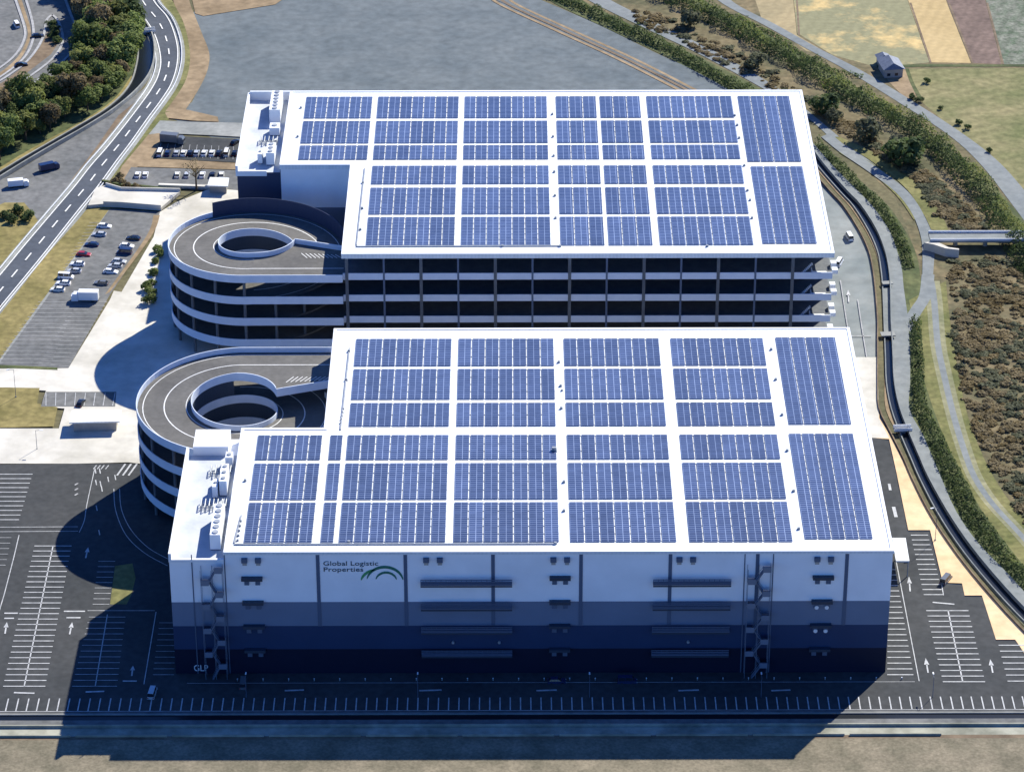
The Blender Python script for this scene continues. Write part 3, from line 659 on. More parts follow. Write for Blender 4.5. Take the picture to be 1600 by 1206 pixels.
# entrance canopy beside the front right corner
t = MB(); cpos = [G2(p, 5) for p in ((1394,840),(1415,840),(1421,876),(1400,876))]; t.prism([cpos[3],cpos[2],cpos[1],cpos[0]], 4.6, 5.0)
ec = t.build('entrance_canopy', M['roof'], A)
t = MB()
for p in cpos[1:3]: t.tube((p[0]-.3,p[1],0),(p[0]-.3,p[1],4.6),.15)
t.build('canopy_post', M['steel'], ec)

# ---- rear warehouse
Y0, Y1, YN, GD = 157.2, 269.6, 216.0, 14.0
B = empty('warehouse', (0,Y0,0)); tag(B, 'rear logistics warehouse with open truck galleries facing the front one', 'warehouse')
def bb(): return MB()
def rel(poly): return [(p[0], p[1]-Y0) for p in poly]
mainB = rel([(XM,Y0+GD),(W,Y0+GD),(W,Y1),(X2,Y1),(X2,YN),(XM,YN)])
b = MB(); b.prism(mainB, 0, H-.6); b.build('wall', M['facade'], B)
b = MB(); b.prism(rel([(0.3,YN+.3),(X2-.01,YN+.3),(X2-.01,Y1),(0.3,Y1)]), 0, WING-.02); b.build('wing_wall', M['navy'], B)
ovB = rel([(XM-.25,Y0-.25),(W+.25,Y0-.25),(W+.25,Y1+.25),(X2-.25,Y1+.25),(X2-.25,YN-.25),(XM-.25,YN-.25)])
b = MB(); b.prism(ovB, H-1.3, H); b.build('roof', M['roof'], B)
b = MB(); kerb(b, ovB, H+.002, .18, .8); b.build('roof_kerb', M['white'], B)
b = MB(); b.prism(rel([(.3,YN+.4),(X2-.3,YN+.4),(X2-.3,Y1-.5),(.3,Y1-.5)]), WING-.015, WING+.05); b.build('wing_roof', M['deck'], B)
b = MB(); b.box(-.1,.6,YN-Y0,Y1-Y0,WING-1.0,H-.3); b.box(.6,X2-.26,Y1-Y0-.7,Y1-Y0,WING-.01,H+.3); b.box(.6,9,YN-Y0,YN-Y0+.7,WING-1.0,WING+.6); b.build('parapet', M['white'], B)
DECKS = [27.0, 20.3, 13.6, 6.9]
for z in DECKS:
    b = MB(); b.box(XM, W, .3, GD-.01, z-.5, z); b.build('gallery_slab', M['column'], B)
    b = MB(); b.box(XM, W, 0, .3, z-.6, z+1.4); b.build('gallery_parapet', M['parapet'], B)
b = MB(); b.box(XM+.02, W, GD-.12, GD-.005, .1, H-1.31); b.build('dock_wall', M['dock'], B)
for k in range(14):
    x = 34.9+k*10.33
    if x > W-1: break
    b = MB(); s = .55 if k % 2 else .85
    b.box(x-s/2, x+s/2, -.22 if k % 2 == 0 else -.08, .55, 0, H-1.31); b.build('column', M['column'] if k % 2 == 0 else M['slate'], B)
    for z in DECKS[:3]:
        for dx in (2.6, 7.2):
            if x+dx+1.6 < W-4:
                b = MB(); b.box(x+dx-1.5, x+dx+1.5, GD-.2, GD-.125, z+.1, z+3.6); b.build('dock_door', M['slate'], B)
# open stair with white landings at the right end of the gallery
for z in DECKS[:3]:
    b = MB(); b.box(164.3,168.6,.35,3.2,z+.01,z+.25); b.box(164.3,164.5,.35,3.2,z+.25,z+1.3); b.build('stair_landing', M['white'], B)
    b = MB()
    for i in range(9): b.box(161.2+i*.36,161.6+i*.36,1.0,2.4,z+i*.4,z+i*.4+.1)
    b.build('stair_flight', M['white'], B)
for z in DECKS:
    for k in range(2):
        b = MB(); b.box(W+.02,W+1.6,1.5+k*4.2,3.5+k*4.2,z+.2,z+1.4); b.build('side_balcony', M['white'], B)

# ------------------------------------------------------------------ spiral ramps
def ramp(name, cx, cy, s, label):
    root = empty(name, (cx, cy, 0)); tag(root, label, 'spiral ramp')
    Ro, Ri, P = 25.4, 11.0, 6.7; z0, N = 27.0, 72
    def pt(r, deg): return (r*math.cos(R(deg)), s*r*math.sin(R(deg)))
    turns = 3.9; n = int(N*turns)
    angs = [90+360*i/N for i in range(n+1)]; zz = [z0-P*(a-90)/360 for a in angs]
    def sect(b, prof):      # sweep a closed (r, dz) profile down the helix
        m = len(prof); vs = []
        for a, z in zip(angs, zz):
            for r, dz in prof: x, y = pt(r, a); vs.append((x, y, z+dz))
        fs = []
        for i in range(n):
            for k in range(m): fs.append((i*m+k, i*m+(k+1)%m, (i+1)*m+(k+1)%m, (i+1)*m+k))
        fs += [tuple(range(m)), tuple(range(n*m, n*m+m))[::-1]]
        b.add(vs, fs)
    def sweep(b, prof, keep):
        m = len(prof)
        for i in range(n):
            if not keep(angs[i]): continue
            vs = []
            for j in (i, i+1):
                for r, dz in prof: x, y = pt(r, angs[j]); vs.append((x, y, zz[j]+dz))
            fs = [(k, (k+1)%m, m+(k+1)%m, m+k) for k in range(m)]
            if not keep(angs[i-1] if i else -1): fs.append(tuple(range(m)))
            if i+1 >= n or not keep(angs[i+1]): fs.append(tuple(range(m,2*m)))
            b.add(vs, fs)
    b = MB(); sect(b, [(Ri+.2,-.6),(Ro-.25,-.6),(Ro-.25,0),(Ri+.2,0)])
    # flat fan between the last turn and the straight lane, plus the straight lanes
    fan = [pt(Ro-.25, a) for a in range(90, 0, -6)]+[pt(Ri+.2, a) for a in range(2, 91, 6)]
    xe = XM-cx-.02
    lane = [pt(0,0)]
    yo, yi = s*(Ro-.25), s*7.2
    for i, z in enumerate(DECKS):
        if i == 0:
            poly = [(0.0, yo), (xe, yo), (xe, yi), (Ri*math.cos(R(12))+.2, s*Ri*math.sin(R(12)))]+[pt(Ri+.2, a) for a in range(18, 91, 8)]
        else: poly = [(0.0, yo), (xe, yo), (xe, s*14), (6.0, s*14), (0.0, s*15)]
        b.prism(poly if s < 0 else poly[::-1], z-.62, z-.012)
    b.build('deck', M['ramp_deck'], root)
    b = MB(); sweep(b, [(Ro-.25,-.85),(Ro,-.85),(Ro,1.5),(Ro-.25,1.5)], lambda a: a >= 90 and not (20 < (a % 360) < 90))
    for z in DECKS: b.box(0, xe, min(yo, yo+s*.25), max(yo, yo+s*.25), z-.84, z+1.49)
    b.build('outer_parapet', M['parapet'], root)
    b = MB(); sweep(b, [(Ri,-.85),(Ri+.2,-.85),(Ri+.2,1.5),(Ri,1.5)], lambda a: a >= 90)
    dw = MB(); sweep(dw, [(Ri+.22,1.4),(Ri+.36,1.4),(Ri+.36,5.8),(Ri+.22,5.8)], lambda a: a >= 452); dw.build('sunblock_drum', M['dark'], root)  # added drum closing the gaps, keeps sun patches off the lower decks
    P_ = [pt(Ri+.1, a) for a in range(90, 11, -6)]+[(xe, s*7.3)]
    b.wall(P_, .25, z0-.84, z0+1.49); b.build('inner_parapet', M['parapet'], root)
    if s < 0:   # tall far-side screen; its lower turns are added to block sun patches
        for tn in range(4):
            b = MB(); sweep(b, [(Ro-.42,.01),(Ro-.26,.01),(Ro-.26,4.6),(Ro-.42,4.6)], lambda a: 232 < a-360*tn < 395)
            if b.v: b.build('screen_and_sunblock', M['navy'], root)
    # lane lines on the top turn
    for r, wd in ((Ro-1.7,.22),((Ro+Ri)/2,.3),(Ri+1.5,.22)):
        b = MB()
        for i in range(N):
            vs = []
            for j in (i, i+1):
                for rr in (r-wd/2, r+wd/2): x, y = pt(rr, angs[j]); vs.append((x, y, zz[j]+.012))
            b.add(vs, [(0,1,3,2)])
        if r > Ri+2: b.line([(0, s*r),(xe, s*r)], wd, z0+.004)
        b.build('lane_line', M['mark'], root)
    hz = MB()
    for k in range(9): hz.line([(13+k*1.2, s*(8.6+k*.12)), (14.8+k*1.2, s*(11.6))], .22, z0+.004)
    hz.build('hatching', M['mark'], root)
    for k in range(18):
        a = 95+k*20
        x, y = pt(Ro-.75, a); top = z0-P*((a-90)%360)/360-.62
        b = MB(); b.tube((x,y,0),(x,y,top),.42,10); b.build('column', M['column'], root)
    for k in range(10):
        a = 100+k*36; x, y = pt(Ri+.7, a); top = z0-P*((a-90)%360)/360-.62
        b = MB(); b.tube((x,y,0),(x,y,top),.4,10); b.build('inner_column', M['column'], root)
    b = MB(); ring = [pt(Ro+3.2, a) for a in range(0, 360, 6)]; b.poly(ring if s > 0 else ring[::-1], .2); b.prism(ring, .02, .19)
    b.build('base_slab', M['asphalt'], root)
    return root
ramp('spiral_ramp', 8.6, 88.2, 1, 'front spiral truck ramp whose lower end hides behind the front warehouse')
ramp('spiral_ramp', 8.4, 181.4, -1, 'rear spiral truck ramp with a tall dark screen round its far side')

# ------------------------------------------------------------------ solar arrays
def block(owner, x0, x1, y0, y1, label, group):
    root = empty('solar_array', (x0, y0, H)); tag(root, label, 'solar array', group)
    n = max(1, round((x1-x0)/3.62)); pw = (x1-x0)/n
    # supports reach the roof; each strip is one panel row
    for i in range(n):
        b = MB(); gap = .36; nx = pw-gap
        a0, a1 = i*pw+gap/2, (i+1)*pw-gap/2; zt = .22
        b.add([(0,0,zt),(nx,0,zt+.0),(nx,y1-y0,zt+.0),(0,y1-y0,zt),(0,0,zt-.06),(nx,0,zt-.06),(nx,y1-y0,zt-.06),(0,y1-y0,zt-.06)],
              [(0,1,2,3),(7,6,5,4),(4,5,1,0),(5,6,2,1),(6,7,3,2),(7,4,0,3)])
        o = b.build('panel_row', M['panel'], root, loc=(a0, 0, 0))
    b = MB(); k = max(2, int((y1-y0)/3))
    for j in range(k):
        yy = .4+j*(y1-y0-.8)/(k-1); b.box(.1, x1-x0-.1, yy-.06, yy+.06, .02, .155)
    b.box(.3,.42,.2,y1-y0-.2,.025,.14); b.build('support_rail', M['steel'], root)
ORD = ['first','second','third','fourth','fifth','sixth','seventh']
colsA = [(17.2,33.5),(35.3,38.6),(39.6,65.0),(66.6,91.8),(94.2,119.5),(122.3,146.9)]
rowsA = [(4.1,22.4),(23.9,41.2),(43.1,55.2),(59.8,71.7),(73.7,89.8),(91.6,106.5)]
namesA = ['leftmost block','narrow strip','second wide block','middle wide block','fourth wide block','rightmost square block']
for j, (y0, y1) in enumerate(rowsA):
    for i, (x0, x1) in enumerate(colsA):
        if j > 2 and i < 2: continue
        block(A, x0, x1, y0, y1, f'{namesA[i]} of solar panels, {ORD[j]} row from the front of the front roof', 'solar arrays on the front warehouse roof')
block(A, 149.6, 165.9, 5.3, 55.5, 'long blue solar array at the right edge, near half of the front roof', 'solar arrays on the front warehouse roof')
block(A, 150.0, 166.0, 60.4, 106.9, 'long blue solar array at the right edge, far half of the front roof', 'solar arrays on the front warehouse roof')
colsB = [(18.0,38.5),(40.0,64.9),(66.5,91.8),(94.3,106.8),(107.7,120.2),(122.0,148.3)]
rowsB = [(162.2,180.3),(182.3,199.8),(202.4,214.8),(217.4,229.2),(231.0,246.9),(249.2,265.1)]
namesB = ['leftmost block','second wide block','third wide block','first narrow block','second narrow block','rightmost square block']
for j, (y0, y1) in enumerate(rowsB):
    for i, (x0, x1) in enumerate(colsB):
        if i == 0 and j < 3: continue
        if i == 0 and j == 3: y0 = y0+2.0
        block(B, x0, x1, y0, y1, f'{namesB[i]} of solar panels, {ORD[j]} row from the front of the rear roof', 'solar arrays on the rear warehouse roof')
block(B, 150.6, 166.0, 163.0, 213.9, 'long blue solar array at the right edge, near half of the rear roof', 'solar arrays on the rear warehouse roof')
block(B, 150.0, 166.0, 217.4, 265.1, 'long blue solar array at the right edge, far half of the rear roof', 'solar arrays on the rear warehouse roof')
# combiner boxes on the roofs
jb = None
def jbox(px, py, label, group, sc=1.0):
    sc *= .75
    global jb
    p = G(px, py, H+.3)
    if jb is None:
        root = empty('junction_box'); b = MB(); b.box(-.4,.4,-.25,.25,.2,.8); b.build('cabinet', M['steel'], root)
        b = MB(); b.box(-.5,.5,-.35,.35,.004,.2); b.build('plinth', M['steel'], root); jb = root; KIDS[root.name] = list(root.children); o = root
    else: o = copy_tree(jb)
    o.location = (p.x, p.y, H); o.scale = (sc, sc, sc); tag(o, label, 'junction box', group)
for px, py in ((545,548),(541,593),(383,750),(873,565),(876,602),(877,637),(881,752),(881,797),(1205,545),(1212,592),(1222,647),(1230,703),(1240,766),(1248,825),(868,848),(545,846)):
    jbox(px, py, 'small grey electrical cabinet in a walkway of the front roof', 'electrical cabinets on the front roof')
    if py in (575, 602, 751): jbox(px+2, py+7, 'small grey electrical cabinet in a walkway of the front roof', 'electrical cabinets on the front roof', .8)
for k in range(5): jbox(536.5-k*1.1, 638+k*5.5, 'tiny grey box in a row of five beside the left array edge', 'row of tiny boxes at the notch of the front roof', .7)
for k in range(5): jbox(376-k*1.2, 813+k*7.5, 'tiny grey box in a row near the front left roof corner', 'row of tiny boxes at the front left corner', .8)
jbox(866, 703, 'large dark cabinet in the middle walkway of the front roof', 'large cabinet on the front roof', 1.9)
for px, py in ((470,168),(465,213),(567,285),(566,325),(563,358),(863,178),(864,213),(865,243),(866,268),(867,305),(868,340),(1148,180),(1152,195),(1155,215),(1163,258),(1168,297),(1172,312),(1175,340),(785,384),(875,384),(1105,384)):
    jbox(px, py, 'small grey electrical cabinet in a walkway of the rear roof', 'electrical cabinets on the rear roof', 1.0)
def tray(P, label):
    b = MB(); b.wall([G2(p, H) for p in P], .35, H+.02, H+.3); tag(b.build('cable_tray', M['steel']), label, 'cable tray')
tray([(366,851),(868,850)], 'thin grey cable tray along the front edge of the front roof')
tray([(366,849),(377,806)], 'thin grey cable tray beside the front left solar array')
tray([(532,672),(546,545)], 'thin grey cable tray at the notch edge of the front roof')
tray([(556,386),(874,385)], 'thin grey cable tray along the front edge of the rear roof')
tray([(557,384),(570,264)], 'thin grey cable tray beside the left arrays of the rear roof')
# plant on the low wings
def unit(x0, x1, y0, y1, h, label, name='air_handler', z=None):
    z = WING+.05 if z is None else z
    root = empty(name, ((x0+x1)/2, (y0+y1)/2, z)); tag(root, label, 'air handler'); hx, hy = (x1-x0)/2, (y1-y0)/2
    b = MB(); b.box(-hx,hx,-hy,hy,.3,h); b.build('casing', M['white'], root)
    b = MB(); b.box(-hx+.1,hx-.1,-hy+.1,hy-.1,.002,.3); b.build('base_frame', M['slate'], root)
    nf = max(1, int((y1-y0)/2.2))
    for k in range(nf):
        b = MB(); yy = -hy+(k+.5)*(2*hy)/nf; b.tube((0,yy,h),(0,yy,h+.25),min(hx*.6,.8),12); b.build('fan', M['steel'], root)
    b = MB(); b.box(-hx-.03,-hx,-hy+.3,hy-.3,.6,h-.4); b.build('louvre', M['slate'], root)
unit(9.3, 11.8, 5.0, 19.5, 4.3, 'long white air handler near the front of the front wing')
unit(9.6, 11.4, 30.0, 38.5, 4.3, 'narrow white duct unit in the middle of the front wing')
unit(10.0, 11.8, 43.5, 46.5, 3.1, 'small white unit beside the penthouse of the front wing')
unit(7.9, 9.2, 29.0, 33.0, 3.3, 'small white unit left of the narrow duct on the front wing')
unit(7.6, 10.9, 251.5, 266.0, 4.5, 'tall white air handler at the back of the rear wing')
unit(8.2, 11.2, 242, 246.0, 2.7, 'low white unit halfway along the rear wing')
unit(8.6, 11.0, 221.0, 228.5, 4.1, 'white unit at the front of the rear wing')
unit(6.0, 7.4, 222.0, 225.5, 3.3, 'small dark sided unit at the front of the rear wing')
def pipes(x0, x1, y, n, label):
    root = empty('pipe_rack', ((x0+x1)/2, y, WING+.05)); tag(root, label, 'pipe rack'); h = (x1-x0)/2
    for k in range(n):
        b = MB(); xx_ = -h+2*h*k/(n-1); b.tube((xx_,-1.6-.6*(k%2),.0),(xx_,-1.6-.6*(k%2),1.2),.14); b.tube((xx_,-1.6-.6*(k%2),1.2),(xx_,1.8,1.2),.14); b.tube((xx_,1.8,1.2),(xx_,1.8,0),.14); b.build('pipe', M['steel'], root)
    b = MB(); b.box(-h-.3,h+.3,-.15,.15,.55,.7); b.box(-h-.3,h+.3,-1.0,-.85,.55,.7); b.build('bracket', M['slate'], root)
pipes(5.5, 11.5, 25.0, 7, 'rack of grey pipes on the front wing'); pipes(6.6, 11.4, 41.3, 5, 'rack of grey pipes by the penthouse on the front wing'); pipes(5.8, 10.8, 237.5, 5, 'rack of grey pipes on the rear wing')

# ------------------------------------------------------------------ vehicles
CARC = {'white': (.78,.79,.80), 'silver': (.42,.44,.46), 'black': (.012,.013,.018), 'navy': (.015,.03,.085), 'red': (.30,.02,.03), 'grey': (.13,.14,.15), 'blue': (.03,.09,.25), 'pearl': (.70,.69,.63)}
PAINT = {k: mat('car paint '+k, v, rough=.25, spec=.5) for k, v in CARC.items()}
PROTO = {}
def car_proto(kind, colour):
    key = (kind, colour)
    if key in PROTO: return copy_tree(PROTO[key])
    root = empty({'van': 'van', 'truck': 'truck'}.get(kind, 'car')); pm = PAINT[colour]
    if kind == 'truck':
        b = MB(); b.box(-4.2,1.6,-1.2,1.2,1.0,3.6); b.build('cargo_box', pm, root)
        b = MB(); b.box(1.75,3.7,-1.1,1.1,.6,2.3); b.add([(1.75,-1.1,2.3),(3.5,-1.1,2.3),(3.5,1.1,2.3),(1.75,1.1,2.3),(1.85,-1,2.9),(3.1,-1,2.9),(3.1,1,2.9),(1.85,1,2.9)],[(4,5,6,7),(0,1,5,4),(1,2,6,5),(2,3,7,6),(3,0,4,7)]); b.build('cab', pm, root)
        b = MB(); b.box(3.7,3.74,-.95,.95,1.5,2.25); b.build('windscreen', M['glass'], root)
        b = MB(); b.box(-4.2,3.6,-.5,.5,.55,.95); b.build('chassis', M['tyre'], root); wx, wr, hw = (2.7,-2.6), .48, 1.05
    else:
        van = kind == 'van'; Lh, hw, zt = (2.35,.86,1.95) if van else (2.2,.85,1.46)
        prof = [(-Lh,.3),(-Lh,.82),(-Lh+.12,.98),(1.05,.98),(Lh-.25,.80),(Lh,.62),(Lh,.3)] if not van else [(-Lh,.3),(-Lh,1.05),(1.7,1.05),(Lh-.15,.85),(Lh,.6),(Lh,.3)]
        n = len(prof); b = MB()
        vs = [(x,-hw+(.06 if z > .8 else 0),z) for x, z in prof]+[(x,hw-(.06 if z > .8 else 0),z) for x, z in prof]
        b.add(vs, [(i,(i+1)%n,n+(i+1)%n,n+i) for i in range(n)]+[tuple(range(n))[::-1], tuple(range(n,2*n))])
        zb = 1.05 if van else .98
        xa, xb_, xc, xd = (-Lh+.04, -Lh+.15, 1.25, 1.68) if van else (-Lh+.25, -Lh+.75, .25, 1.05)
        b.box(xb_, xc, -hw+.22, hw-.22, zt-.03, zt+.03); 
        for sx in (xb_+.1, (xb_+xc)/2, xc-.1):
            for s in (-1, 1): b.add([(sx-.05,s*(hw-.21),zt),(sx+.05,s*(hw-.21),zt),(sx+.05,s*(hw-.06),zb),(sx-.05,s*(hw-.06),zb)],[(0,1,2,3)])
        b.build('body', pm, root)
        b = MB(); b.add([(xa,-hw+.1,zb+.002),(xd,-hw+.1,zb+.002),(xd,hw-.1,zb+.002),(xa,hw-.1,zb+.002),(xb_,-hw+.24,zt-.032),(xc,-hw+.24,zt-.032),(xc,hw-.24,zt-.032),(xb_,hw-.24,zt-.032)],
              [(4,5,6,7),(0,1,5,4),(1,2,6,5),(2,3,7,6),(3,0,4,7)]); b.build('window', M['glass'], root)
        for s in (-1, 1):
            b = MB(); b.box(Lh-.06,Lh+.02,s*.62-.18,s*.62+.18,.55,.7); b.build('headlight', M['lamp'], root)
            b = MB(); b.box(-Lh-.02,-Lh+.05,s*.64-.14,s*.64+.14,.6,.85); b.build('tail_light', M['tail'], root)
        wx, wr, hw = (1.35,-1.35), .31, hw-.03
    for x in wx:
        for s in (-1, 1):
            b = MB(); b.tube((x,s*(hw-.2),wr),(x,s*(hw+.03),wr),wr,12); b.build('wheel', M['tyre'], root)
    PROTO[key] = root; KIDS[root.name] = list(root.children)
    return root
def car(px, py, ang, kind, colour, label, group=None, z=0.02):
    o = car_proto(kind, colour); p = G(px, py, z+.7); o.location = (p.x, p.y, z); o.rotation_euler.z = R(ang)
    tag(o, label, {'van': 'van', 'truck': 'truck'}.get(kind, 'car'), group); return o
g1 = 'cars parked in the left-hand car park'
Lr = [(163,353,'car','white'),(155,366,'car','silver'),(143,382,'car','navy'),(131,397,'car','red'),(121,412,'car','white'),(116,423,'car','silver'),(103,432,'van','white'),(99,442,'car','white'),(90,452,'car','pearl')]
for k, (x, y, kd, c) in enumerate(Lr):
    car(x, y, 172 if k % 3 else -8, kd, c, f'{c} {kd}, {["first","second","third","fourth","fifth","sixth","seventh","eighth","ninth"][k]} from the far end of the row beside the olive slope', g1)
Rr = [(208,372,'car','black'),(198,384,'car','white'),(194,394,'van','navy'),(186,408,'car','silver'),(180,415,'car','silver'),(173,424,'car','white'),(158,442,'car','grey')]
for k, (x, y, kd, c) in enumerate(Rr):
    car(x, y, -10 if k % 2 else 170, kd, c, f'{c} {kd}, {["first","second","third","fourth","fifth","sixth","seventh"][k]} from the far end of the row beside the pale pavement', g1)
car(132, 468, 178, 'truck', 'white', 'white box truck standing across the aisle of the left car park')
g2 = 'cars in the upper car park by the rear warehouse'
for k, (x, c, kd) in enumerate(((250,'white','van'),(262,'navy','car'),(276,'silver','car'),(287,'white','car'),(297,'black','car'),(307,'silver','car'),(319,'white','car'),(331,'white','car'),(342,'black','car'),(354,'pearl','van'),(367,'black','car'))):
    car(x, 239, 88+random.uniform(-3,3), kd, c, f'{c} {kd}, number {k+1} from the left in the far row of the upper car park', g2)
for k, (x, c, kd) in enumerate(((215,'white','car'),(227,'white','car'),(277,'pearl','car'),(292,'silver','car'),(316,'white','car'),(332,'black','car'),(346,'pearl','car'))):
    car(x, 273, 90+random.uniform(-3,3), kd, c, f'{c} car, number {k+1} from the left in the near row of the upper car park', g2)
car(271, 222, -12, 'truck', 'grey', 'grey truck with a pale end parked above the upper car park'); car(368, 222, 60, 'car', 'black', 'black car beside the corner of the rear warehouse')
for o_ in (car(78, 263, 28, 'truck', 'navy', 'dark blue truck in the roadside lot below the woods'), car(30, 289, 12, 'truck', 'white', 'white truck at the left edge in the roadside lot')): o_.scale = (.82,.85,.75)
car(26, 39, 110, 'van', 'white', 'white van on the inner lane of the interchange loop'); car(59, 56, 12, 'car', 'black', 'black car on the middle lane of the interchange loop'); car(33, 101, 20, 'car', 'black', 'black car at the lower left of the interchange')
car(126, 629, 80, 'car', 'black', 'black car in the small bay beside the guard house roof')
car(1327, 370, 100, 'van', 'white', 'white van in the yard right of the rear warehouse'); car(1311, 410, 70, 'van', 'white', 'white van by the corner of the rear warehouse'); 
car(870, 1063, 2, 'car', 'navy', 'dark blue car at the foot of the front facade, left of two'); car(980, 1063, 0, 'van', 'navy', 'dark blue van at the foot of the front facade'); car(380, 1067, 90, 'van', 'grey', 'grey van in shade at the foot of the left outside stair')
car(238, 1082, 85, 'van', 'silver', 'silver van in deep shade near the lower left corner of the front warehouse'); car(1478, 905, 60, 'van', 'grey', 'grey van beside the sandy verge in the right car park')

# ------------------------------------------------------------------ small buildings
def flat_house(name, quad, z, t, label, cat, roofm='roof', over=.4):
    Q = [Vector(G2(p, z)) for p in quad]; c = sum(Q, Vector((0,0)))/4
    root = empty(name, (c.x, c.y, 0)); tag(root, label, cat); q = [p-c for p in Q]
    b = MB(); b.prism([tuple(p) for p in q], z-t, z); b.build('roof', M[roofm], root)
    b = MB(); b.prism([tuple(p*(1-over/p.length)) for p in q], 0, z-t-.005); b.build('wall', M['plaster'], root)
    m0 = (q[0]+q[1])/2; d = (q[1]-q[0]); b = MB(); b.box(m0.x*.95-.6, m0.x*.95+.6, q[0].y+over-.16, q[0].y+over-.02, 0, 2.1); b.build('door', M['slate'], root)
    return root
flat_house('guard_house', [(108,660),(187,658),(190,640),(112,641)], 3.6, .4, 'long white flat roofed guard house by the site entrance', 'guard house', over=1.2)
flat_house('shelter', [(324,290),(356,291),(358,278),(328,277)], 3.2, .35, 'small white flat roofed shelter by the upper car park', 'shelter', over=.8)
# farm house
c = G(1390,112); root = empty('farm_house', (c.x, c.y, 0), R(8)); root.scale = (.78,.78,.7); tag(root, 'small farmhouse with blue grey tiled roofs beside the fields', 'house')
b = MB(); b.box(-4,4,-7,4,0,4.5); b.box(-3.2,1.5,4.01,11,0,3.6); b.build('wall', M['plaster'], root)
def gable(b, x0, x1, y0, y1, z0, z1):
    xm = (x0+x1)/2; b.add([(x0,y0,z0),(x1,y0,z0),(x1,y1,z0),(x0,y1,z0),(xm,y0+1.5,z1),(xm,y1-1.5,z1)],[(0,1,4),(1,2,5,4),(2,3,5),(3,0,4,5),(3,2,1,0)])
b = MB(); gable(b,-4.8,4.8,-7.8,4.8,4.51,7.2); gable(b,-4,2.2,4.9,11.8,3.61,5.6); b.build('roof', M['tile'], root)
for x in (-2.2, 1.2):
    b = MB(); b.box(x-.7,x+.7,-7.08,-6.99,1.0,2.4); b.build('window', M['glass'], root)

# ------------------------------------------------------------------ lamp posts
lamp0 = None
def lamp(px, py, h, label, group, ang=90, wpos=None):
    global lamp0
    if lamp0 is None:
        root = empty('lamp_post'); b = MB(); b.tube((0,0,0),(0,0,8),.08,8,.05); b.tube((0,0,7.95),(1.4,0,8.2),.05,6); b.build('pole', M['slate'], root)
        b = MB(); b.box(1.1,2.0,-.16,.16,8.12,8.3); b.build('lamp_head', M['white'], root)
        b = MB(); b.tube((0,0,0),(0,0,.5),.25,10); b.build('base', M['concrete_grey'], root)
        lamp0 = root; KIDS[root.name] = list(root.children); o = root
    else: o = copy_tree(lamp0)
    x, y = wpos if wpos else G2((px, py)); o.location = (x, y, 0); o.rotation_euler.z = R(ang); o.scale = (1,1,h/8); tag(o, label, 'lamp post', group)
for k in range(5): lamp(385+k*268, 1091, 6, 'slim grey lamp post in the bottom row of parking bays', 'lamp posts along the bottom row of bays', 90)
lamp(25, 622, 9, 'tall grey lamp post on the small lawn at the left edge', None, 200); lamp(1461, 846, 10, 'tall grey lamp post on the sandy verge of the right car park', None, 200); lamp(58, 703, 6, 'short lamp post on the pale entrance pavement', None, 0)

# ------------------------------------------------------------------ vegetation
def crown_mesh(name, seed, blobs, n, leaf):
    rg = random.Random(seed); vs, fs = [], []
    tot = sum(bl[3]**2 for bl in blobs)
    for bx, by, bz, br, fl in blobs:
        for _ in range(int(n*br*br/tot)):
            while True:
                d = Vector((rg.gauss(0,1), rg.gauss(0,1), rg.gauss(0,1)))
                if d.length > .01: d.normalize(); break
            if d.z < -.55: d.z = -d.z
            rr = br*(rg.uniform(.45, 1.0)**.55)*(1+.28*noise.noise(d*2.1+Vector((seed,bx,by))))
            p = Vector((bx, by, bz))+Vector((d.x*rr, d.y*rr, d.z*rr*fl))
            nn = (d+Vector((rg.gauss(0,.45), rg.gauss(0,.45), rg.gauss(0,.45)+.25))).normalized()
            a = nn.orthogonal().normalized(); a.rotate(Matrix.Rotation(rg.uniform(0,6.28), 3, nn)); c = nn.cross(a); s = leaf*rg.uniform(.6,1.35)
            o = len(vs); vs += [p-a*s*.5, p+c*s*.35, p+a*s*.5+nn*s*.12, p-c*s*.35]; fs.append((o,o+1,o+2,o+3))
    me = bpy.data.meshes.new(name); me.from_pydata([tuple(v) for v in vs], [], fs); return me
def tree_proto(kind, seed, m, style):
    rg = random.Random(seed); root = empty(kind)
    if style == 'tree':
        blobs = [(0,0,3.4,1.9,.95)]+[(rg.uniform(-1.5,1.5),rg.uniform(-1.5,1.5),rg.uniform(2.4,4.7),rg.uniform(1.0,1.6),.9) for _ in range(6)]
        me = crown_mesh('crown', seed, blobs, 1500, .52); th = 3.0
    elif style == 'shrub':
        blobs = [(0,0,.9,1.1,.9)]+[(rg.uniform(-1.0,1.0),rg.uniform(-1.0,1.0),rg.uniform(.6,1.6),rg.uniform(.5,.9),.85) for _ in range(5)]
        me = crown_mesh('crown', seed, blobs, 700, .36); th = 1.0
    else:   # bare
        blobs = [(rg.uniform(-1.6,1.6),rg.uniform(-1.6,1.6),rg.uniform(3,6),.9,1) for _ in range(6)]; me = crown_mesh('crown', seed, blobs, 260, .25); th = 4.5
    me.materials.append(M[m]); cr = bpy.data.objects.new('crown', me); COL.objects.link(cr); cr.parent = root
    b = MB(); b.tube((0,0,-.1),(0,0,th),.22 if style != 'shrub' else .1,7,.1 if style != 'shrub' else .05)
    for k in range(4 if style != 'bare' else 9):
        a = k*2.4+seed; L_ = (1.3 if style != 'shrub' else .7)*(1.4 if style == 'bare' else 1); zs = th*(.5+.1*(k % 5))
        b.tube((0,0,zs),(L_*math.cos(a),L_*math.sin(a),zs+L_*.9),.09,5,.03)
    b.build('trunk', M['trunk'], root); KIDS[root.name] = list(root.children)
    return root
PT, FIRST = {}, {}
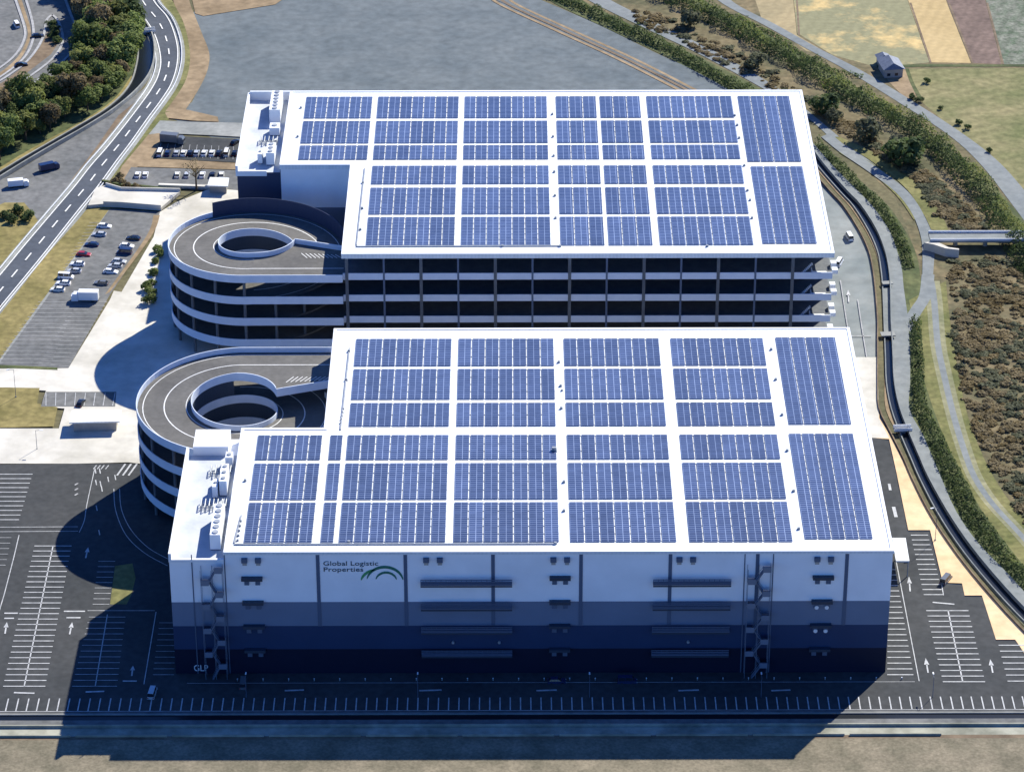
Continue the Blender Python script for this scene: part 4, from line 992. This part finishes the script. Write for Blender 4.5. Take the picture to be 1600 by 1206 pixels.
def plant(kind, style, m, x, y, sc, label, cat, group, zs=1.0, z=0.0):
    v = random.randint(0, 2); key = (kind, style, m, v)
    if key not in PT: PT[key] = tree_proto(kind, hash((style, v)) % 1000 if False else (len(style)*17+v*5+len(m)), m, style); o = PT[key]
    else: o = copy_tree(PT[key])
    o.location = (x, y, z); o.rotation_euler.z = random.uniform(0, 6.28); s = sc*random.uniform(.88, 1.12); o.scale = (s, s, s*zs*random.uniform(.9, 1.1)); tag(o, label, cat, group); return o
def inpoly(p, P):
    c = False; j = len(P)-1
    for i in range(len(P)):
        if (P[i][1] > p[1]) != (P[j][1] > p[1]) and p[0] < (P[j][0]-P[i][0])*(p[1]-P[i][1])/(P[j][1]-P[i][1])+P[i][0]: c = not c
        j = i
    return c
def scatter(poly, n, mind, tries=4000, world=False):
    P = poly if world else [G2(p) for p in poly]; xs_ = [p[0] for p in P]; ys_ = [p[1] for p in P]; out = []
    for _ in range(tries):
        if len(out) >= n: break
        q = (random.uniform(min(xs_), max(xs_)), random.uniform(min(ys_), max(ys_)))
        if inpoly(q, P) and all((q[0]-o[0])**2+(q[1]-o[1])**2 > mind*mind for o in out): out.append(q)
    return out
wood = [(118,-15),(190,-15),(210,58),(210,96),(196,128),(175,150),(140,174),(100,196),(60,218),(20,240),(-25,268),(-25,198),(20,172),(62,150),(112,122),(134,80),(128,40)]
for x, y in scatter(wood, 120, 4.3, 9000):
    m, lab = random.choice((('leaf_dark','dark evergreen tree in the belt between interchange and canal'),('leaf_mid','mid green tree in the belt between interchange and canal'),('leaf_mid','mid green tree in the belt between interchange and canal'),('leaf_mid','mid green tree in the belt between interchange and canal'),
                            ('leaf_light','yellow green tree in the belt between interchange and canal'),('leaf_light','yellow green tree in the belt between interchange and canal'),('leaf_mid','mid green tree in the belt between interchange and canal'),('leaf_brown','brownish tree in the belt between interchange and canal')))
    plant('tree', 'tree', m, x, y, random.choice((1.2,1.5,1.9))*random.uniform(.9,1.15), lab, 'tree', 'trees of the belt between interchange and canal, '+m.split('_')[1])
# belts whose bushes run together into one mass
def leaf_mass(name, P, hw, h, dens, mats, label, cat, leaf=.62, bias=0.0):
    """P: world polyline, hw: half width per point"""
    rg = random.Random(len(P)*7+int(h*10)); vs, fs, ms = [], [], []
    for i in range(len(P)-1):
        a, c = Vector(P[i][:2]), Vector(P[i+1][:2]); d = c-a; L_ = d.length
        if L_ < 1e-4: continue
        d.normalize(); n_ = Vector((-d.y, d.x)); w_ = (hw[i]+hw[i+1])/2
        for _ in range(max(1, int(L_*w_*2*dens))):
            t_, u = rg.random(), rg.uniform(-1, 1); q = a+(c-a)*t_+n_*(u*w_*(1+.25*noise.noise(Vector((a.x*.12+t_, a.y*.12, 5)))))
            hn = .62+.75*noise.noise(Vector((q.x*.16, q.y*.16, h)))+.35*noise.noise(Vector((q.x*.42, q.y*.42, 9)))
            if hn < .12: continue
            top = h*max(.15, hn)*math.sqrt(max(.05, 1-u*u)); z = top*(1-rg.random()**2.2*.75)
            nn = Vector((n_.x*u+rg.gauss(0,.5), n_.y*u+rg.gauss(0,.5), .7+rg.gauss(0,.4))).normalized()
            p = Vector((q.x, q.y, z)); e = nn.orthogonal().normalized(); e.rotate(Matrix.Rotation(rg.uniform(0,6.28), 3, nn)); f = nn.cross(e); s_ = leaf*rg.uniform(.6,1.4)
            o_ = len(vs); vs += [tuple(p-e*s_*.5), tuple(p+f*s_*.38), tuple(p+e*s_*.5+nn*s_*.1), tuple(p-f*s_*.38)]; fs.append((o_,o_+1,o_+2,o_+3))
            k = noise.noise(Vector((q.x*.07, q.y*.07, 2)))+u*bias+rg.uniform(-.25,.25); ms.append(0 if k < .16 else 1 if k < .42 else 2)  # bias gives the down-sun side darker leaves, shade put into the colour
    me = bpy.data.meshes.new(name); me.from_pydata(vs, [], fs)
    for m in mats: me.materials.append(M[m])
    me.polygons.foreach_set('material_index', ms); o = bpy.data.objects.new(name, me); COL.objects.link(o)
    return tag(o, label, cat, None, 'stuff')
HB = spath([(1000,-25),(1075,10),(1150,48),(1240,98),(1330,152),(1420,200),(1480,250),(1530,298),(1590,385),(1650,480)], 8)
leaf_mass('hedge_belt', HB, [4.9]*len(HB), 6.3, 9.5, ('leaf_dark','leaf_mid','leaf_light'), 'long dark green belt of bushes between the river scrub and the far road', 'bushes', bias=.4)
HB2 = spath([(835,-15),(895,7),(975,46),(1055,84),(1130,128),(1190,160)], 6)
leaf_mass('hedge_belt', HB2, [2.8]*len(HB2), 4.0, 9, ('leaf_dark','leaf_dark','leaf_mid'), 'dark row of bushes on the bank beyond the rear warehouse roof', 'bushes')
HB3 = spath([(1150,25),(1215,60),(1262,92),(1300,112),(1350,122)], 6)
leaf_mass('hedge_belt', HB3, [1.2]*len(HB3), 1.8, 6, ('leaf_dark','leaf_mid','leaf_mid'), 'thin green hedge between the far road and the tan fields', 'hedge')
for lo_, hi_, lab in ((225, 440, 'upper'), (476, 1100, 'lower')):
    P_, W_ = [], []
    for a, b_ in zip(pthR, hedR):
        if lo_ <= a[1] <= hi_:
            A_, B_ = Vector(G2(a)), Vector(G2(b_)); m_ = A_.lerp(B_, .42); P_.append((m_.x, m_.y)); W_.append(max(1.3, (B_-A_).length*.34))
    leaf_mass('path_hedge', P_, W_, 3.8, 9, ('leaf_dark','leaf_dark','leaf_mid'), f'{lab} stretch of dense green bushes between the two river paths', 'bushes', bias=.3)
# river scrub: uncountable low growth, one object
sv_, sf_, sm_ = [], [], []
rg = random.Random(11)
bases = [crown_mesh('scrub', 40+k, [(0,0,.35,1.0,.7)]+[(rg.uniform(-.9,.9),rg.uniform(-.9,.9),rg.uniform(.2,.7),rg.uniform(.4,.8),.7) for _ in range(3)], 130, .62) for k in range(4)]
bv = [([tuple(v.co) for v in me.vertices], [tuple(p.vertices) for p in me.polygons]) for me in bases]
for me in bases: bpy.data.meshes.remove(me)
for poly, n, mind in (([(1484,405),(1640,407),(1700,640),(1700,900),(1640,850),(1600,815),(1560,745),(1530,680),(1505,610),(1490,540)], 900, 1.05),
                ([(1255,150),(1290,165),(1370,222),(1440,262),(1500,315),(1545,358),(1490,358),(1470,335),(1430,285),(1350,225),(1280,180)], 260, 1.3),
                ([(985,10),(1060,35),(1130,70),(1250,140),(1250,165),(1190,130),(1090,80),(1000,38)], 90, 1.8)):
    for x, y in scatter(poly, n, mind, 12000):
        nz = noise.noise(Vector((x*.05, y*.05, 3))); m = 0 if nz < -.18 else 1 if nz < .1 else 2 if nz < .3 else 3
        if rg.random() < .3: m = rg.choice((0,1,2,2,3))
        sc_ = rg.uniform(.6,1.9); a = rg.uniform(0,6.28); ca, sa = math.cos(a)*sc_, math.sin(a)*sc_; V, F = rg.choice(bv); o = len(sv_)
        sv_ += [(x+v[0]*ca-v[1]*sa, y+v[0]*sa+v[1]*ca, v[2]*sc_*.5) for v in V]; sf_ += [tuple(i_+o for i_ in f) for f in F]; sm_ += [m]*len(F)
me = bpy.data.meshes.new('riverbed_scrub'); me.from_pydata(sv_, [], sf_)
for k in ('leaf_brown','leaf_grey','leaf_straw','leaf_rust','leaf_dark'): me.materials.append(M[k])
me.polygons.foreach_set('material_index', sm_)
o = bpy.data.objects.new('riverbed_scrub', me); COL.objects.link(o); tag(o, 'brown and grey green low scrub covering the riverbed', 'scrub', None, 'stuff')
for px, py, sc, w_ in ((1413,252,2.3,'largest'),(1402,236,1.6,'second largest'),(1290,172,1.9,'rounded'),(1300,186,1.2,'small'),(1352,213,1.6,'broad'),(1078,35,1.5,'leftmost'),(1180,100,1.3,'compact')):
    x, y = G2((px, py+6)); plant('bush', 'shrub', 'leaf_dark' if sc > 1.7 else 'leaf_grey', x, y, sc*2.0, f'{w_} round bush standing alone in the river scrub', 'bush', None)
for px, py in ((1449,130),(1470,172),(1498,195),(1512,202),(1425,155),(1436,160),(1545,238)):
    x, y = G2((px, py)); plant('shrub', 'shrub', 'leaf_dark', x, y, random.uniform(.7,1.1), 'small dark bush on the field edge beside the far road', 'shrub', 'small bushes on the field edge')
for px, py in ((30,332),(44,340),(18,345),(10,338)):
    x, y = G2((px, py+4)); plant('shrub', 'shrub', 'leaf_dark', x, y, 1.6, 'dark bush on the olive verge at the left edge', 'shrub', 'dark bushes on the left verge')
for px, py in ((247,395),(244,412),(241,430),(238,446),(236,462),(234,475),(250,402),(228,455)):
    x, y = G2((px, py)); plant('shrub', 'shrub', 'leaf_mid', x, y, random.uniform(1.0,1.5), 'green shrub planted against the rear spiral ramp', 'shrub', 'green shrubs beside the rear spiral ramp')
x, y = G2((307,298)); plant('bare_tree', 'bare', 'leaf_brown', x, y, 1.5, 'bare brown tree beside the small upper car park', 'tree', None)
for px, py in ((84,60),(86,52),(82,44),(88,68)):
    x, y = G2((px, py)); plant('shrub', 'shrub', 'leaf_dark', x, y, 1.5, 'dark shrub on the interchange island', 'shrub', 'shrubs on the interchange island')
for px, py in ((192,290),(186,283),(178,288),(200,296),(214,297)):
    x, y = G2((px, py)); plant('shrub', 'shrub', 'leaf_brown', x, y, 1.1, 'brownish shrub at the head of the raised driveway', 'shrub', 'brownish shrubs by the driveway')
# bollards at the foot of the front facade
bol = None
for k in range(27):
    if bol is None:
        bol = empty('bollard'); b = MB(); b.tube((0,0,0),(0,0,.95),.13,10); b.build('post', M['steel'], bol); b = MB(); b.tube((0,0,.95),(0,0,1.05),.15,10); b.build('cap', M['white'], bol); KIDS[bol.name] = list(bol.children); o = bol
    else: o = copy_tree(bol)
    o.location = (15+k*6.1, -3.2, .02); tag(o, 'small steel bollard in the row at the foot of the front facade', 'bollard', 'bollards along the foot of the front facade')
print('objects', len(bpy.data.objects))
